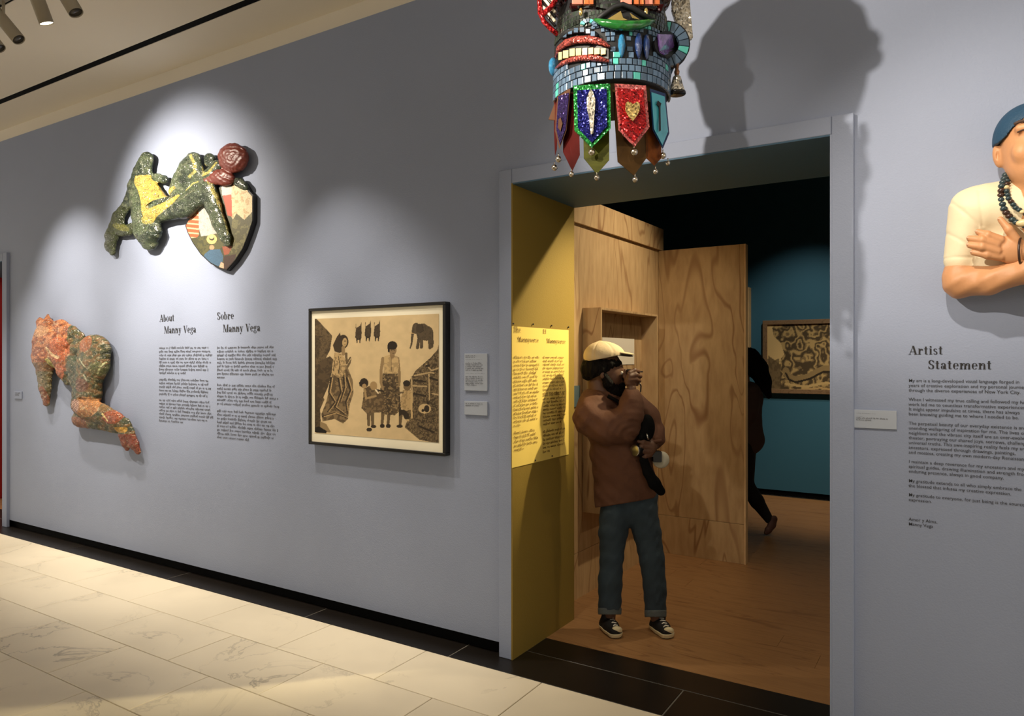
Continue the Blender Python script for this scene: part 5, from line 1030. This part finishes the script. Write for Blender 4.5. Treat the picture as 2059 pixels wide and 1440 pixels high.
bg = thing('camera_bag', mw(1303, 860, -50), 'black sling bag and strap hanging across the capped man\'s front', 'bag')
blob('bag_body', [ell((1301, 860, -44), (16, 27, 14)), ell((1290, 876, -44), (10, 14, 12))], 1.2, spm, m_nyl, bg, k=5)
blob('strap_tail', chain([(1294, 924, -46, 9), (1303, 950, -46, 10), (1316, 972, -44, 12), (1329, 988, -40, 9)], 1.8), 1.2, spm, m_nyl, bg, k=5)
tube('strap', [mw(u, v, w_) for u, v, w_ in ((1222, 796, -33), (1240, 806, -34), (1262, 822, -28), (1290, 838, -38))], .012, m_nyl, bg, 6)
tube('buckle', [mw(1300, 872, -58), mw(1304, 884, -58)], .006, m_chrome, bg, 6)
# walking woman beyond the plywood panel
DW_, SW_ = 6.5, .00448; spw = sp_cam(DW_, SW_)
pw_ = thing('person', M(1490, 1078, DW_), 'woman with long black hair walking away behind the tall plywood panel', 'person')
m_coat = mat('dark_brown_coat', C(84, 66, 60), .9, bump=.2, bscale=30); m_legg = mat('black_leggings', C(14, 13, 16), .8); m_sh = mat('grey_sneaker', C(96, 66, 58), .7); m_skin2 = mat('tan_skin', C(160, 112, 84), .5)
legR = [(1498, 900, 4, 21), (1500, 975, 2, 14), (1522, 1008, 2, 12.5), (1546, 1044, 4, 7)]; legL = [(1488, 900, -4, 21), (1478, 985, -6, 15), (1468, 1040, -8, 10), (1462, 1068, -8, 7)]
pr = [ell((1494, 728, 0), (20, 26, 22)), ell((1478, 735, 0), (6, 12, 10)), cap((1496, 745, 0), (1498, 775, 0), 9, 11), ell((1500, 830, 0), (26, 50, 18)), ell((1500, 890, 0), (28, 28, 20))] + chain(legR) + chain(legL) + chain([(1510, 790, -20, 12), (1508, 830, -26, 9), (1490, 860, -30, 7), (1474, 862, -32, 6)])
pr += [c for k_ in range(4) for c in chain([(1474, 859 + 2.2 * k_, -32, 2.6), (1466, 860 + 2.6 * k_, -33, 2.3), (1460, 863 + 2.6 * k_, -32, 2)])] + chain([(1476, 858, -31, 2.8), (1470, 853, -29, 2.4)])
blob('body', pr, 1.6, spw, m_skin2, pw_, k=3)
blob('hair', [ell((1500, 728, 0), (24, 28, 25))] + chain([(1508, 722, 0, 22), (1524, 742, 0, 20), (1536, 768, 0, 15), (1546, 796, 0, 6)]), 1.4, spw, m_blackhair, pw_, k=6, disp=lambda X, Y, Z: 1.2 * np.sin((X - Y * .6) * .5) * np.sin(Z * .3), cut=lambda X, Y, Z: 1480 - X)
blob('coat', [ell((1504, 800, 0), (31, 34, 24)), cap((1503, 830, 0), (1500, 860, 0), 30, 32, 1.4), ell((1504, 882, 0), (34, 34, 26))] + chain([(1512, 790, -18, 17), (1510, 830, -26, 14), (1494, 856, -30, 11)]), 1.6, spw, m_coat, pw_, k=8, cut=lambda X, Y, Z: Y - (914 - .1 * (X - 1500)), disp=lambda X, Y, Z: .7 * np.sin(Y * .15 + X * .1))
blob('leggings', [cap((1490, 895, 0), (1500, 895, 0), 25, 25)] + chain([(a, b, c, r + 2) for a, b, c, r in legR]) + chain([(a, b, c, r + 2) for a, b, c, r in legL]), 1.4, spw, m_legg, pw_, k=4, cut=lambda X, Y, Z: 880 - Y)
o = blob('shoe', chain([(1556, 1044, 2, 7.5), (1552, 1056, 2, 8), (1545, 1066, 2, 7), (1541, 1071, 2, 5)]), 1.0, spw, m_sh, pw_, k=3)
blob('shoe', chain([(1466, 1068, -8, 8), (1456, 1071, -9, 8), (1446, 1074, -9, 6)]), 1.0, spw, m_sh, pw_, k=3, cut=lambda X, Y, Z: (.001 - (H - (Y - CY) / F * (DW_ + Z * SW_))) / SW_)
